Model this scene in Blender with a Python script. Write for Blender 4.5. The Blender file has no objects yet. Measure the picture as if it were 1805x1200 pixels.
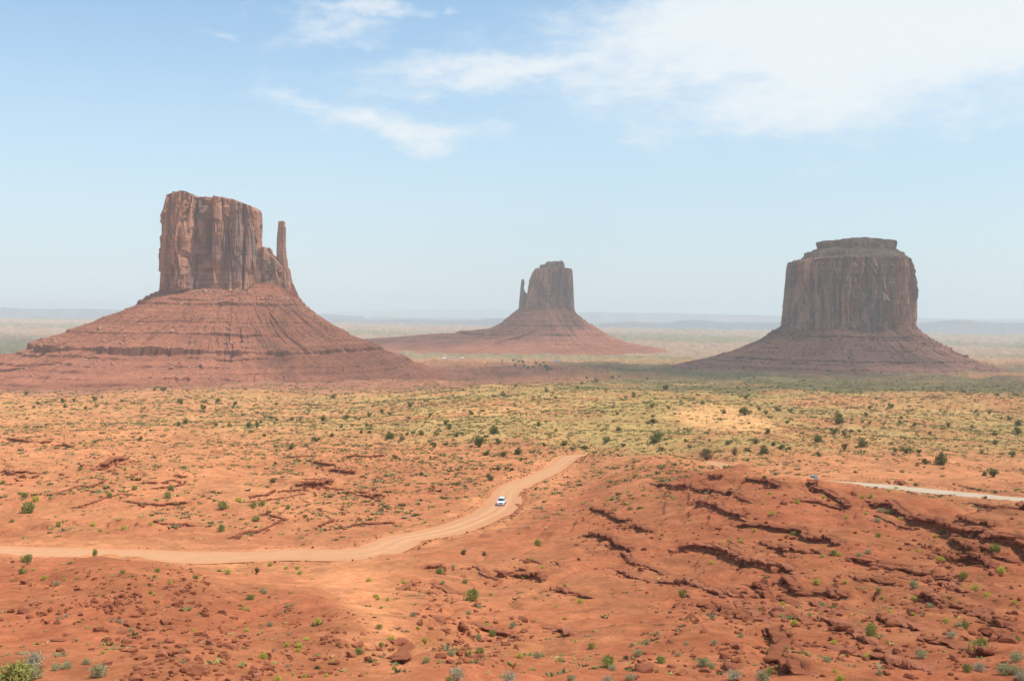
import bpy, math, random
import numpy as np
from mathutils import Vector, Matrix
R = math.radians
rng = np.random.default_rng(7)
random.seed(7)
S = bpy.context.scene
C = S.collection

# ------------------------------------------------------------------ camera, world, sun, exposure
F, CX, HY = 1900.0, 902.5, 550.0          # focal length and eye level of the photograph, in its own pixels
cd = bpy.data.cameras.new('camera'); cam = bpy.data.objects.new('camera', cd); C.objects.link(cam)
cam.location = (0, 0, 0); cam.rotation_euler = (R(90), 0, 0)
cd.sensor_width = 36; cd.lens = 36 * F / 1805; cd.shift_y = (HY - 600) / 1805
cd.clip_start = 0.5; cd.clip_end = 300000
S.camera = cam
SUN_EL, SUN_AZ = 60.0, 101.0               # azimuth measured from +Y (view direction) towards +X (right)
sd = Vector((math.cos(R(SUN_EL)) * math.sin(R(SUN_AZ)), math.cos(R(SUN_EL)) * math.cos(R(SUN_AZ)), math.sin(R(SUN_EL))))
sl = bpy.data.lights.new('sun', 'SUN'); sl.energy = 3.3; sl.angle = R(0.55); sl.color = (1, .955, .88)
so = bpy.data.objects.new('sun', sl); C.objects.link(so); so.rotation_euler = sd.to_track_quat('Z', 'Y').to_euler()
so.location = sd * 3000
S.view_settings.view_transform = 'Standard'; S.view_settings.look = 'None'
S.view_settings.exposure = 0.43; S.view_settings.gamma = 1; S.view_settings.use_curve_mapping = False
S.cycles.max_bounces = 5; S.cycles.diffuse_bounces = 2; S.cycles.volume_bounces = 2
S.cycles.transparent_max_bounces = 12; S.cycles.use_denoising = True

class NT:
    """short hand for node trees"""
    def __init__(s, tree): s.t = tree; s.n = tree.nodes; s.l = tree.links
    def add(s, typ, ins=None, **kw):
        nd = s.n.new(typ)
        for k, v in kw.items(): setattr(nd, k, v)
        for k, v in (ins or {}).items():
            if isinstance(v, bpy.types.NodeSocket): s.l.new(v, nd.inputs[k])
            else: nd.inputs[k].default_value = v
        return nd
    def m(s, op, a, b=0.0, c=None, clamp=False):
        d = {0: a, 1: b}
        if c is not None: d[2] = c
        return s.add('ShaderNodeMath', d, operation=op, use_clamp=clamp).outputs[0]
    def mix(s, f, a, b, blend='MIX'):
        nd = s.add('ShaderNodeMix', None, data_type='RGBA', blend_type=blend)
        for i, v in ((0, f), (6, a), (7, b)):
            if isinstance(v, bpy.types.NodeSocket): s.l.new(v, nd.inputs[i])
            else: nd.inputs[i].default_value = v if i == 0 else tuple(v) + ((1,) if len(v) == 3 else ())
        return nd.outputs[2]
    def noise(s, vec, scale=(1, 1, 1), sc=1.0, detail=4, rough=.55, dist=0.0):
        mp = s.add('ShaderNodeMapping', {'Vector': vec, 'Scale': scale})
        return s.add('ShaderNodeTexNoise', {'Vector': mp.outputs[0], 'Scale': sc, 'Detail': detail, 'Roughness': rough, 'Distortion': dist}).outputs[0]
    def ramp(s, f, a, b):
        return s.add('ShaderNodeMapRange', {0: f, 1: a, 2: b, 3: 0.0, 4: 1.0}, interpolation_type='SMOOTHSTEP').outputs[0]

W = bpy.data.worlds.new('World'); S.world = W; W.use_nodes = True
w = NT(W.node_tree); w.n.clear()
sky = w.add('ShaderNodeTexSky', sky_type='NISHITA', sun_disc=False, sun_elevation=R(SUN_EL), sun_rotation=R(SUN_AZ), altitude=1600, air_density=1.0, dust_density=1.2, ozone_density=1.6)
co = w.add('ShaderNodeTexCoord').outputs['Generated']
xyz = w.add('ShaderNodeSeparateXYZ', {0: co}).outputs
AZ = w.m('MULTIPLY', w.m('ARCTAN2', xyz[0], xyz[1]), 180 / math.pi)
EL = w.m('MULTIPLY', w.m('ARCSINE', xyz[2]), 180 / math.pi)
warp1 = w.noise(co, (1, 1, 2.2), 9, 6, .6)
warp2 = w.noise(co, (1, 1, 2.2), 9.7, 6, .6)
az2 = w.m('ADD', AZ, w.m('MULTIPLY', w.m('SUBTRACT', warp1, .5), 9.0))
el2 = w.m('ADD', EL, w.m('MULTIPLY', w.m('SUBTRACT', warp2, .5), 5.0))
def sdeg(px, py):
    a = math.atan((px - CX) / F); return math.degrees(a), math.degrees(math.atan((HY - py) / F * math.cos(a)))
# clouds of the sky: centre and half size (in the photograph), tilt, strength
BLOBS = [(1600, 40, 560, 130, .06, 1.5), (1500, 195, 320, 52, .03, .62), (1420, 160, 260, 95, .0, 1.05), (1160, 90, 170, 66, .1, .95), (920, 122, 270, 40, .1, 1.0), (1000, 80, 200, 26, .05, .6), (1700, 120, 300, 90, 0, .75),
         (690, 214, 220, 30, -.14, .85), (560, 190, 80, 30, -.3, .7), (570, 62, 130, 28, .1, .75), (650, 18, 100, 22, .15, .75), (660, 70, 60, 22, 0, .5), (355, 62, 40, 16, 0, .45), (778, 8, 24, 16, .6, .5), (800, 80, 90, 22, 0, .4),
         (1070, 178, 110, 16, .1, .6), (1150, 236, 110, 20, 0, .55), (1690, 212, 110, 18, -.05, .5), (1420, 246, 60, 9, 0, .45), (1210, 344, 110, 9, 0, .34), (790, 330, 60, 8, 0, .22), (1780, 430, 150, 40, 0, .3), (30, 320, 90, 16, -.1, .2), (640, 160, 90, 14, .2, .4), (500, 138, 24, 8, 0, .3), (450, 18, 30, 12, .3, .35)]
dens = None
for (bx, by, hw, hh, tl, st) in BLOBS:
    a0, e0 = sdeg(bx, by); ra = math.degrees(hw / F); rb = math.degrees(hh / F)
    da = w.m('SUBTRACT', az2, a0)
    u = w.m('DIVIDE', da, ra)
    v = w.m('DIVIDE', w.m('SUBTRACT', w.m('SUBTRACT', el2, e0), w.m('MULTIPLY', da, tl)), rb)
    d2 = w.m('ADD', w.m('MULTIPLY', u, u), w.m('MULTIPLY', v, v))
    g = w.m('MULTIPLY', w.m('EXPONENT', w.m('MULTIPLY', d2, -.9)), st)
    dens = g if dens is None else w.m('MAXIMUM', dens, g)
fine = w.noise(co, (1, 1, 2.6), 34, 10, .66, .35)
wisp = w.noise(co, (.7, .7, 3.2), 11, 8, .66, .6)
cov = w.m('ADD', dens, w.m('ADD', w.m('MULTIPLY', w.m('SUBTRACT', fine, .5), .85), w.m('MULTIPLY', w.m('SUBTRACT', wisp, .5), .65)))
cov = w.m('MULTIPLY', w.ramp(cov, .16, 1.15), w.ramp(dens, .03, .4))
veil = w.m('MULTIPLY', w.ramp(AZ, -8, 26), w.ramp(EL, 2, 16))
lift = w.mix(w.m('MULTIPLY', veil, .22), w.mix(.8, sky.outputs[0], (.80, 1.08, 1.05), 'MULTIPLY'), (4.6, 4.9, 5.1))
SKYW = (6.3, 6.7, 6.9)
haz0 = w.m('MULTIPLY', w.m('SUBTRACT', 1.0, w.ramp(EL, -1, 19)), .75)
lift = w.mix(w.m('ADD', haz0, .15), lift, (3.45, 4.1, 4.45))
skyc = w.mix(w.m('MULTIPLY', cov, .88), lift, (4.85, 5.1, 5.2))
bg = w.add('ShaderNodeBackground', {0: skyc, 1: 0.14})
w.l.new(bg.outputs[0], w.add('ShaderNodeOutputWorld').inputs[0])

# ------------------------------------------------------------------ numeric helpers
def sst(a, b, x):
    t = np.clip((x - a) / (b - a), 0, 1); return t * t * (3 - 2 * t)
def _h(*k):
    h = np.zeros(np.broadcast(*k).shape, np.uint32)
    for i, v in enumerate(k):
        h = (h ^ (v.astype(np.int64).astype(np.uint32) * np.uint32([374761393, 668265263, 2147483647, 1274126177][i]))) * np.uint32(2246822519)
        h ^= h >> np.uint32(15)
    h = h * np.uint32(3266489917); h ^= h >> np.uint32(13)
    return (h & np.uint32(0xFFFFFF)).astype(np.float32) / 8388608.0 - 1.0
def n2(x, y, s=0):
    x = np.asarray(x, float); y = np.asarray(y, float)
    ix, iy = np.floor(x), np.floor(y); fx, fy = x - ix, y - iy
    fx = fx * fx * fx * (fx * (fx * 6 - 15) + 10); fy = fy * fy * fy * (fy * (fy * 6 - 15) + 10)
    sd_ = np.full(1, s)
    a = _h(ix, iy, sd_); b = _h(ix + 1, iy, sd_); c = _h(ix, iy + 1, sd_); d = _h(ix + 1, iy + 1, sd_)
    return (a * (1 - fx) + b * fx) * (1 - fy) + (c * (1 - fx) + d * fx) * fy
def n3(x, y, z, s=0):
    iz = np.floor(z); fz = z - iz; fz = fz * fz * (3 - 2 * fz)
    ix, iy = np.floor(x), np.floor(y); fx, fy = x - ix, y - iy
    fx = fx * fx * (3 - 2 * fx); fy = fy * fy * (3 - 2 * fy); k = np.full(1, s)
    out = 0
    for dz, wz in ((0, 1 - fz), (1, fz)):
        a = _h(ix, iy, iz + dz, k); b = _h(ix + 1, iy, iz + dz, k); c = _h(ix, iy + 1, iz + dz, k); d = _h(ix + 1, iy + 1, iz + dz, k)
        out = out + wz * ((a * (1 - fx) + b * fx) * (1 - fy) + (c * (1 - fx) + d * fx) * fy)
    return out
def fbm2(x, y, o=4, s=0, g=.5):
    t, a, f = 0, 1.0, 1.0
    for i in range(o): t = t + a * n2(x * f + 17.3 * i, y * f - 9.1 * i, s + i); a *= g; f *= 2.03
    return t
def fbm3(x, y, z, o=4, s=0, g=.5):
    t, a, f = 0, 1.0, 1.0
    for i in range(o): t = t + a * n3(x * f + 7.3 * i, y * f - 9.1 * i, z * f, s + i); a *= g; f *= 2.03
    return t
def pchip(xk, yk, x):
    xk = np.asarray(xk, float); yk = np.asarray(yk, float)
    h = np.diff(xk); d = np.diff(yk) / h; m = np.zeros_like(yk)
    for i in range(1, len(xk) - 1):
        if d[i - 1] * d[i] > 0:
            w1, w2 = 2 * h[i] + h[i - 1], h[i] + 2 * h[i - 1]; m[i] = (w1 + w2) / (w1 / d[i - 1] + w2 / d[i])
    m[0], m[-1] = d[0], d[-1]
    x = np.clip(x, xk[0], xk[-1]); i = np.clip(np.searchsorted(xk, x) - 1, 0, len(h) - 1); t = (x - xk[i]) / h[i]
    return (yk[i] * (1 + 2 * t) * (1 - t) ** 2 + m[i] * h[i] * t * (1 - t) ** 2 + yk[i + 1] * t * t * (3 - 2 * t) + m[i + 1] * h[i] * t * t * (t - 1))
def mesh_np(name, V, Fc, mat=None, smooth=False, parent=None, col=None, colname='soil'):
    V = np.ascontiguousarray(V, np.float32); Fc = np.ascontiguousarray(Fc, np.int32)
    me = bpy.data.meshes.new(name); m, k = Fc.shape
    me.vertices.add(len(V)); me.vertices.foreach_set('co', V.ravel())
    me.loops.add(m * k); me.loops.foreach_set('vertex_index', Fc.ravel())
    me.polygons.add(m); me.polygons.foreach_set('loop_start', np.arange(0, m * k, k, dtype=np.int32))
    me.polygons.foreach_set('use_smooth', np.full(m, smooth, bool))
    me.update(calc_edges=True)
    if col is not None:
        at = me.color_attributes.new(colname, 'FLOAT_COLOR', 'POINT')
        at.data.foreach_set('color', np.concatenate([col, np.ones((len(col), 1))], 1).astype(np.float32).ravel())
    if mat: me.materials.append(mat)
    o = bpy.data.objects.new(name, me); C.objects.link(o)
    if parent: o.parent = parent
    return o
def grid_faces(nr, nc, wrap=False):
    i = np.arange(nr - 1)[:, None]; j = np.arange(nc if wrap else nc - 1)[None, :]; j2 = (j + 1) % nc
    return np.stack([i * nc + j, i * nc + j2, (i + 1) * nc + j2, (i + 1) * nc + j], -1).reshape(-1, 4)
def tag(o, label=None, cat=None, group=None, kind=None):
    for k, v in (('label', label), ('category', cat), ('group', group), ('kind', kind)):
        if v: o[k] = v
    return o
def thing(name, loc, label, cat, group=None, rz=0):
    o = bpy.data.objects.new(name, None); C.objects.link(o); o.location = loc; o.rotation_euler = (0, 0, rz); o.empty_display_size = .2
    return tag(o, label, cat, group)
def mat(name):
    m = bpy.data.materials.new(name); m.use_nodes = True; t = NT(m.node_tree); t.n.clear()
    t.out = t.add('ShaderNodeOutputMaterial'); return m, t
def finish(t, col, rough=.95, bump=None, spec=None, **kw):
    if spec is None:
        sh = t.add('ShaderNodeBsdfDiffuse', {0: col if isinstance(col, bpy.types.NodeSocket) else tuple(col) + (1,), 1: .6})
    else:
        sh = t.add('ShaderNodeBsdfPrincipled', {'Base Color': col if isinstance(col, bpy.types.NodeSocket) else tuple(col) + (1,), 'Roughness': rough, 'Specular IOR Level': spec, **kw})
    if bump:
        b = t.add('ShaderNodeBump', {'Height': bump[0], 'Distance': bump[1], 'Strength': bump[2] if len(bump) > 2 else 1.0}); t.l.new(b.outputs[0], sh.inputs['Normal'])
    t.l.new(sh.outputs[0], t.out.inputs[0])
PZ = lambda py, Y: -(py - HY) / F * Y
PXX = lambda px, Y: (px - CX) / F * Y

# ------------------------------------------------------------------ the lie of the land: surveyed profiles (distance, sight line) per bearing
PROF = {
 0: '50,1225 60,1165 80,1090 110,1030 145,995 165,986 180,990 195,982 215,966 240,935 300,860 380,800 450,770 600,735 800,710 1000,695 1250,685',
 200: '50,1225 60,1165 80,1085 110,1022 140,990 158,980 172,990 195,984 215,966 240,937 300,860 380,803 450,772 600,737 800,708 1000,692 1250,684',
 480: '50,1225 65,1160 90,1095 120,1045 150,1015 180,994 200,981 220,966 245,938 300,865 380,810 450,778 600,738 800,706 1000,690 1250,682',
 690: '50,1225 65,1165 90,1105 120,1055 150,1015 175,985 205,957 213,958 222,953 240,938 300,868 380,812 450,780 600,736 800,704 1000,688 1250,680',
 870: '50,1225 60,1185 80,1140 110,1085 140,1045 170,1005 200,970 235,935 262,908 284,880 310,858 360,826 420,796 480,768 600,733 800,701 1000,685 1250,677',
 1000: '50,1225 60,1185 80,1140 110,1085 140,1038 170,995 200,958 235,925 270,893 310,858 350,835 400,810 425,797 480,772 600,735 800,700 1000,683 1250,676',
 1065: '48,1225 60,1180 80,1135 110,1082 140,1034 170,988 200,946 235,909 270,876 310,848 350,825 385,804 400,800 425,806 445,803 480,775 600,735 800,699 1000,682 1250,674',
 1150: '45,1225 60,1175 80,1130 110,1080 140,1030 170,980 200,935 235,893 270,860 300,838 330,818 355,806 385,815 415,818 450,796 480,774 600,735 800,698 1000,682 1250,673',
 1300: '45,1225 60,1170 80,1120 105,1070 130,1020 160,965 190,915 220,875 250,838 272,819 300,834 352,836 400,800 480,762 600,735 800,700 1000,682 1250,672',
 1400: '45,1225 60,1170 80,1118 105,1065 130,1012 160,957 190,908 220,864 248,835 270,845 300,856 338,849 370,824 400,803 480,775 600,740 800,701 1000,682 1250,671',
 1480: '45,1225 60,1170 80,1115 105,1060 130,1005 160,950 190,904 215,874 235,860 260,866 300,862 325,849 350,835 400,812 480,780 600,745 800,702 1000,682 1250,670',
 1640: '45,1225 60,1165 80,1108 105,1050 130,1000 155,955 180,910 205,872 225,885 260,885 300,866 330,848 400,815 480,785 600,750 800,708 1000,690 1250,672',
 1805: '45,1225 60,1160 80,1100 105,1045 130,985 150,930 170,888 190,900 230,905 280,882 300,869 330,855 400,822 480,790 600,755 800,712 1000,694 1250,676'}
cols = sorted(PROF); LY = np.linspace(0, math.log(95000), 1600); rows = []
for px in cols:
    k = [tuple(map(float, q.split(','))) for q in PROF[px].split()]
    dl = (px - 902) / 902 * 13
    k += [(1700, 667 + dl * .1), (2400, 641 + dl * .2), (3300, 619.5 + dl * .5), (5000, 597.5 + dl), (10000, 575 + dl), (30000, 559 + dl * .8), (95000, 553.5 + dl * .7)]
    rows.append(pchip([0, math.log(5), math.log(20)] + [math.log(q[0]) for q in k], [-1.7, -2.0, -8.2] + [PZ(q[1], q[0]) for q in k], LY))
rows = np.array(rows); PXF = np.arange(-320, 2141, 20.)
kx = np.array([-320.] + cols + [2140.]); rr = np.vstack([rows[:1], rows, rows[-1:]])
TAB = np.array([pchip(kx, rr[:, j], PXF) for j in range(rr.shape[1])]).T
AZMIN, AZMAX = math.atan((-320 - CX) / F), math.atan((2140 - CX) / F)
def polar(x, y):
    az = np.arctan2(x, y); ac = np.clip(az, AZMIN, AZMAX); r = np.hypot(x, y)
    return az, CX + F * np.tan(ac), np.maximum(r * np.cos(ac), 1.0)
def base(x, y):
    az, px, Y = polar(x, y)
    i = np.clip((px + 320) / 20, 0, len(PXF) - 1.001); j = np.clip(np.log(Y) / LY[-1] * (len(LY) - 1), 0, len(LY) - 1.001)
    a, b = i.astype(int), j.astype(int); fi, fj = i - a, j - b
    z = (TAB[a, b] * (1 - fj) + TAB[a, b + 1] * fj) * (1 - fi) + (TAB[a + 1, b] * (1 - fj) + TAB[a + 1, b + 1] * fj) * fi
    k = sst(R(55), R(95), np.abs(az)); return z * (1 - k) - 1.7 * k
def rough(x, y):
    r = np.hypot(x, y); near = sst(15, 60, r)
    z = fbm2(x / 38, y / 38, 3, 1) * .55 * near * (1 + r / 500)
    z += fbm2(x / 9, y / 9, 3, 5) * .22 * near
    rid = 1 - np.abs(fbm2(x / 22 + .3 * y / 22, y / 30, 3, 9)); z += (rid - .7) * .95 * near * sst(900, 500, r)
    gul = np.abs(fbm2(x / 13 - .25 * y / 13, y / 34, 3, 11)); z -= np.maximum(.22 - gul, 0) * 2.4 * near * sst(330, 200, r)
    z += fbm2(x / 2.6, y / 2.6, 3, 21) * .09 * near * sst(400, 250, r)
    z += fbm2(x / 150, y / 220, 3, 14) * 4.2 * sst(450, 900, r) * sst(4500, 1800, r) + fbm2(x / 70, y / 60, 3, 15) * 1.3 * sst(400, 520, r) * sst(1500, 1000, r)
    return z
H0 = lambda x, y: base(x, y) + rough(x, y)
def hit(px, py, fn, y0=24., y1=5200., n=1500):
    """first ground point along the sight line of each listed mark"""
    px = np.atleast_1d(np.asarray(px, float)); py = np.atleast_1d(np.asarray(py, float))
    Y = np.geomspace(y0, y1, n)[None, :]; X = (px[:, None] - CX) / F * Y
    g = fn(X, np.broadcast_to(Y, X.shape)) + (py[:, None] - HY) / F * Y
    i = np.argmax(g >= 0, 1); i = np.where((g >= 0).any(1), np.maximum(i, 1), n - 1)
    k = np.arange(len(px)); a, b = g[k, i - 1], g[k, i]; t = np.clip(-a / np.where(b - a == 0, 1, b - a), 0, 1)
    y = Y[0, i - 1] * (1 - t) + Y[0, i] * t
    return (px - CX) / F * y, y
def P(s): return [tuple(map(float, q.split(','))) for q in s.split()]

# ---- road centre line
rp = P('-700,958 -350,966 -120,971 0,973 150,976 300,981 430,983 520,981 600,973 660,963 720,951 770,941 810,929 845,916 870,904 882,893 889,880 896,866 916,853 945,842 974,828 994,813 1008,803')
bx, by = hit([p[0] for p in rp], [p[1] for p in rp], base)
tail = [(1026, 424), (1060, 430), (1110, 432), (1170, 415), (1220, 396), (1270, 374), (1330, 352), (1400, 338), (1465, 327), (1520, 319), (1570, 311), (1640, 301), (1720, 291), (1805, 281), (1950, 270), (2300, 262)]
RX = np.concatenate([bx, [PXX(a, b) for a, b in tail]]); RY = np.concatenate([by, [b for a, b in tail]])
t = np.concatenate([[0], np.cumsum(np.hypot(np.diff(RX), np.diff(RY)))]); ts = np.arange(0, t[-1], 2.0)
RX, RY = pchip(t, RX, ts), pchip(t, RY, ts)
def smooth1(a, k):
    p = np.pad(a, k, mode='edge'); return np.convolve(p, np.ones(2 * k + 1) / (2 * k + 1), 'valid')
RX, RY = smooth1(RX, 3), smooth1(RY, 3); RZ = smooth1(base(RX, RY), 9)
rpx = CX + F * RX / RY
RW = np.interp(np.arange(len(RX)), [0, len(RX) * .35, len(RX) * .5, len(RX)], [5.2, 4.9, 3.7, 3.9])
def near_path(x, y, PX_, PY_, lim):
    """distance and index of the closest path vertex (coarse) for points within lim"""
    d = np.full(x.shape, 1e9); idx = np.zeros(x.shape, int)
    m = (x > PX_.min() - lim) & (x < PX_.max() + lim) & (y > PY_.min() - lim) & (y < PY_.max() + lim)
    xs, ys = x[m], y[m]; ds, ii = np.full(xs.shape, 1e9), np.zeros(xs.shape, int)
    for k in range(0, len(PX_), 1):
        sel = np.abs(xs - PX_[k]) < lim if False else slice(None)
        q = (xs - PX_[k]) ** 2 + (ys - PY_[k]) ** 2
        b = q < ds; ds[b] = q[b]; ii[b] = k
    d[m] = np.sqrt(ds); idx[m] = ii
    return d, idx
# bins so that the road lookup stays quick
_cell = 24.0; _bins = {}
for k in range(len(RX)):
    for i in (-1, 0, 1):
        for j in (-1, 0, 1): _bins.setdefault((int(RX[k] // _cell) + i, int(RY[k] // _cell) + j), []).append(k)
def road_near(x, y):
    sh = x.shape; x = x.ravel(); y = y.ravel(); d = np.full(x.shape, 1e3); idx = np.zeros(x.shape, int)
    m = np.nonzero((y > 120) & (y < 480) & (x > -420) & (x < 420))[0]
    if len(m):
        key = (np.floor(x[m] / _cell).astype(int) + 500) * 2000 + np.floor(y[m] / _cell).astype(int) + 500
        o = np.argsort(key, kind='stable'); ks = key[o]; cut = np.concatenate([[0], np.nonzero(np.diff(ks))[0] + 1, [len(ks)]])
        for a, b in zip(cut[:-1], cut[1:]):
            kk = ks[a]; lst = _bins.get((kk // 2000 - 500, kk % 2000 - 500))
            if not lst: continue
            q = m[o[a:b]]; L = np.array(lst)
            dd = (x[q][:, None] - RX[L]) ** 2 + (y[q][:, None] - RY[L]) ** 2; j = np.argmin(dd, 1)
            d[q] = np.sqrt(dd[np.arange(len(q)), j]); idx[q] = L[j]
    return d.reshape(sh), idx.reshape(sh)

# ---- rock ledges: (trace, height in m, label)
LEDGES = [
 ('1146,849 1183,854 1230,866 1259,867 1295,876 1312,880 1326,893', .9, 'thin dark ledge curving along the crest of the red slope right of the dirt road'),
 ('1318,846 1346,851 1368,858 1378,862', 1.3, 'short jagged ledge on the red ridge just under its top, left of the pale road'),
 ('1429,851 1440,865 1462,874 1477,889 1498,896 1508,894', 1.5, 'broken dark ledge running down the red ridge below the left end of the pale road'),
 ('1574,854 1584,851 1598,854 1612,862 1614,872', 2.2, 'blocky dark outcrop on the ridge crest that hides part of the pale road'),
 ('1526,888 1567,895 1593,910 1622,920 1658,925 1694,932 1731,946 1767,961 1808,981 1850,1004', 1.9, 'longest red ledge, stepping down across the right slope to the edge of the photo'),
 ('1692,887 1723,886 1749,893 1781,898 1810,908 1850,920', 1.7, 'high dark ledge at the right edge of the photo just below the ridge crest'),
 ('1304,925 1339,931 1368,936 1404,936 1426,947 1458,952 1487,960 1497,972', 1.3, 'straight red ledge below the crest, above the ledge of rounded blocks'),
 ('1157,975 1194,968 1215,965 1252,969 1273,976 1288,987 1317,991 1353,994 1389,1001 1420,1010', 1.4, 'long ledge of rounded red blocks across the middle of the right slope'),
 ('1485,992 1513,990 1545,998 1574,1000 1607,1003 1633,1019 1656,1028', 1.3, 'red ledge of square blocks ending in a heap of boulders, middle of the right slope'),
 ('1090,1004 1119,1014 1150,1022 1175,1027 1208,1027 1233,1034 1259,1043 1288,1047 1315,1053', .8, 'thin overhanging shelf crossing the smooth slope between wash and right hand ledges'),
 ('1366,1040 1382,1034 1397,1036 1411,1047 1440,1050 1469,1047 1495,1057 1518,1060', 1.4, 'crumbling red ledge with dark hollows under the heap of boulders'),
 ('1300,1062 1331,1078 1353,1090 1370,1097', .9, 'short slanting ledge above the large overhanging ledge at the lower right'),
 ('1352,1106 1368,1104 1378,1122 1377,1142 1384,1154 1404,1167 1428,1173 1434,1190', 2.6, 'large overhanging red ledge near the bottom of the photo, curving round a hollow'),
 ('1456,1096 1477,1107 1506,1121 1535,1139 1560,1156 1576,1170 1606,1184 1640,1192', .9, 'low bumpy ledge with a tall dark bush on it, lower right'),
 ('1500,1078 1531,1095 1553,1103 1580,1115', .7, 'short flat shelf just above the tall dark bush, lower right'),
 ('1594,1045 1629,1054 1658,1063 1687,1068 1712,1074 1736,1088 1748,1104', 1.0, 'broken ledge with a dark cleft at its right end, lower right slope'),
 ('1703,1134 1720,1126 1745,1130 1781,1141', 1.1, 'dark hollow ledge behind the bright green bush near the lower right corner'),
 ('1286,1156 1296,1160 1308,1170', .7, 'small ledge beside grey sage at the bottom, right of the smooth slope'),
 ('1037,941 1065,950 1092,962 1117,974', 1.0, 'short dark ledge on the slope right of the road bend'),
 ('753,1024 773,1030 799,1045 815,1047', .8, 'small broken ledge above the bushy green shrub beside the wash'),
 ('774,1083 796,1102 833,1098 859,1107 893,1115 934,1119', 1.1, 'broken ledge with scattered slabs right of the sandy wash'),
 ('734,1000 755,996 773,995 788,998', .6, 'low strip of rock between the wash and the road'),
 ('688,1128 713,1135 724,1146 722,1166', 1.0, 'eroded bank of the gully at the lower end of the sandy wash'),
 ('1046,894 1062,902 1082,908 1105,920 1129,936 1147,942', .9, 'rubble strewn ledge running down right from the road curve'),
 ('972,834 942,846 927,857 919,872 914,890 905,904 882,913', 1.3, 'cut bank along the right side of the dirt road beside the white car'),
 ('166,829 185,824 203,818 206,812 224,809', 3.4, 'tall overhanging outcrop at the left between the bushes and the far buttes'),
 ('528,860 550,857 570,853 586,850', 2.8, 'flat topped overhanging outcrop left of the road'),
 ('550,815 570,818 593,821', 1.6, 'shadowed ledge above the flat topped outcrop, left of the road'),
 ('583,829 605,832 632,834', 1.7, 'long dark overhang above and right of the flat topped outcrop'),
 ('390,953 410,946 429,942 446,938 464,934 482,924 500,913', .8, 'line of thin slabs slanting up from the road edge at the left'),
 ('10,774 41,777 58,784 80,782 97,779', 1.6, 'flaky ledge at the left edge under the far buttes'),
 ('104,783 118,786 134,788', 1.4, 'small overhang right of the flaky ledge at the left edge'),
 ('300,845 312,843 325,840', 1.3, 'small pinkish outcrop beside a bright green bush, left'),
 ('554,931 570,924 586,917', .9, 'row of tilted slabs just above the road at the left'),
 ('0,835 20,838 48,836 72,839', 1.2, 'row of pale tilted slabs at the left edge below the flaky ledge'),
 ('604,806 622,804 648,807 680,804', 1.2, 'thin ledge high above the road between outcrops and junipers'),
 ('500,805 520,806 545,804', 1.1, 'thin shadow line ledge left of the shadowed ledge'),
 ('1250,843 1262,845 1276,843', .9, 'small ledge beside the short pale strip of road behind the ridge'),
 ('700,1040 712,1030 730,1024 742,1030', .7, 'crumbling bank on the right side of the sandy wash')]
rl = np.random.default_rng(77)
def more(n, poly_lo, poly_hi, slope, ln, h, lab):
    k = 0
    while k < n:
        x0, y0 = rl.uniform(poly_lo[0], poly_hi[0]), rl.uniform(poly_lo[1], poly_hi[1]); l = rl.uniform(*ln) * (y0 - 550) / 420; sl_ = slope + rl.normal() * .12
        if y0 < 850 + max(0, (x0 - 1300)) * .05: continue
        pts = [(x0 + l * t_, y0 + sl_ * l * t_ + rl.normal() * 2.5) for t_ in np.linspace(0, 1, 5)]
        LEDGES.append((' '.join('%.1f,%.1f' % p for p in pts), rl.uniform(*h), lab)); k += 1
LAB_R = 'small low crumbling ledge between the larger ledges of the right hand slope'; LAB_L = 'small thin rock bench on the sandy flats left of the road'; LAB_C = 'small crumbling ledge on the slope below the road bend'
more(24, (1180, 875), (1760, 1150), .30, (50, 120), (.5, 1.1), LAB_R)
more(7, (730, 960), (1100, 1120), .25, (40, 90), (.4, .8), LAB_C)
more(14, (20, 850), (700, 935), -.1, (50, 140), (.5, .9), LAB_L)
LED = []
for i, (s, h, lab) in enumerate(LEDGES):
    p = P(s); x, y = hit([q[0] for q in p], [q[1] for q in p], H0); h *= .95 * min(1, max(.42, y.mean() / 165))
    t = np.concatenate([[0], np.cumsum(np.hypot(np.diff(x), np.diff(y)))])
    tt = np.linspace(0, t[-1], max(8, int(t[-1] / 1.4)))
    x, y = np.interp(tt, t, x), np.interp(tt, t, y)
    dx, dy = np.gradient(x), np.gradient(y); L = np.hypot(dx, dy) + 1e-9
    o = (n2(tt / 3.2, 0 * tt + i * 9.3, 3) * .5 + n2(tt / 9, 0 * tt + i * 5.3, 4) * 1.0) * min(1, h)
    x, y = x - dy / L * o, y + dx / L * o
    LED.append((x, y, tt / tt[-1], h, lab))
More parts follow.
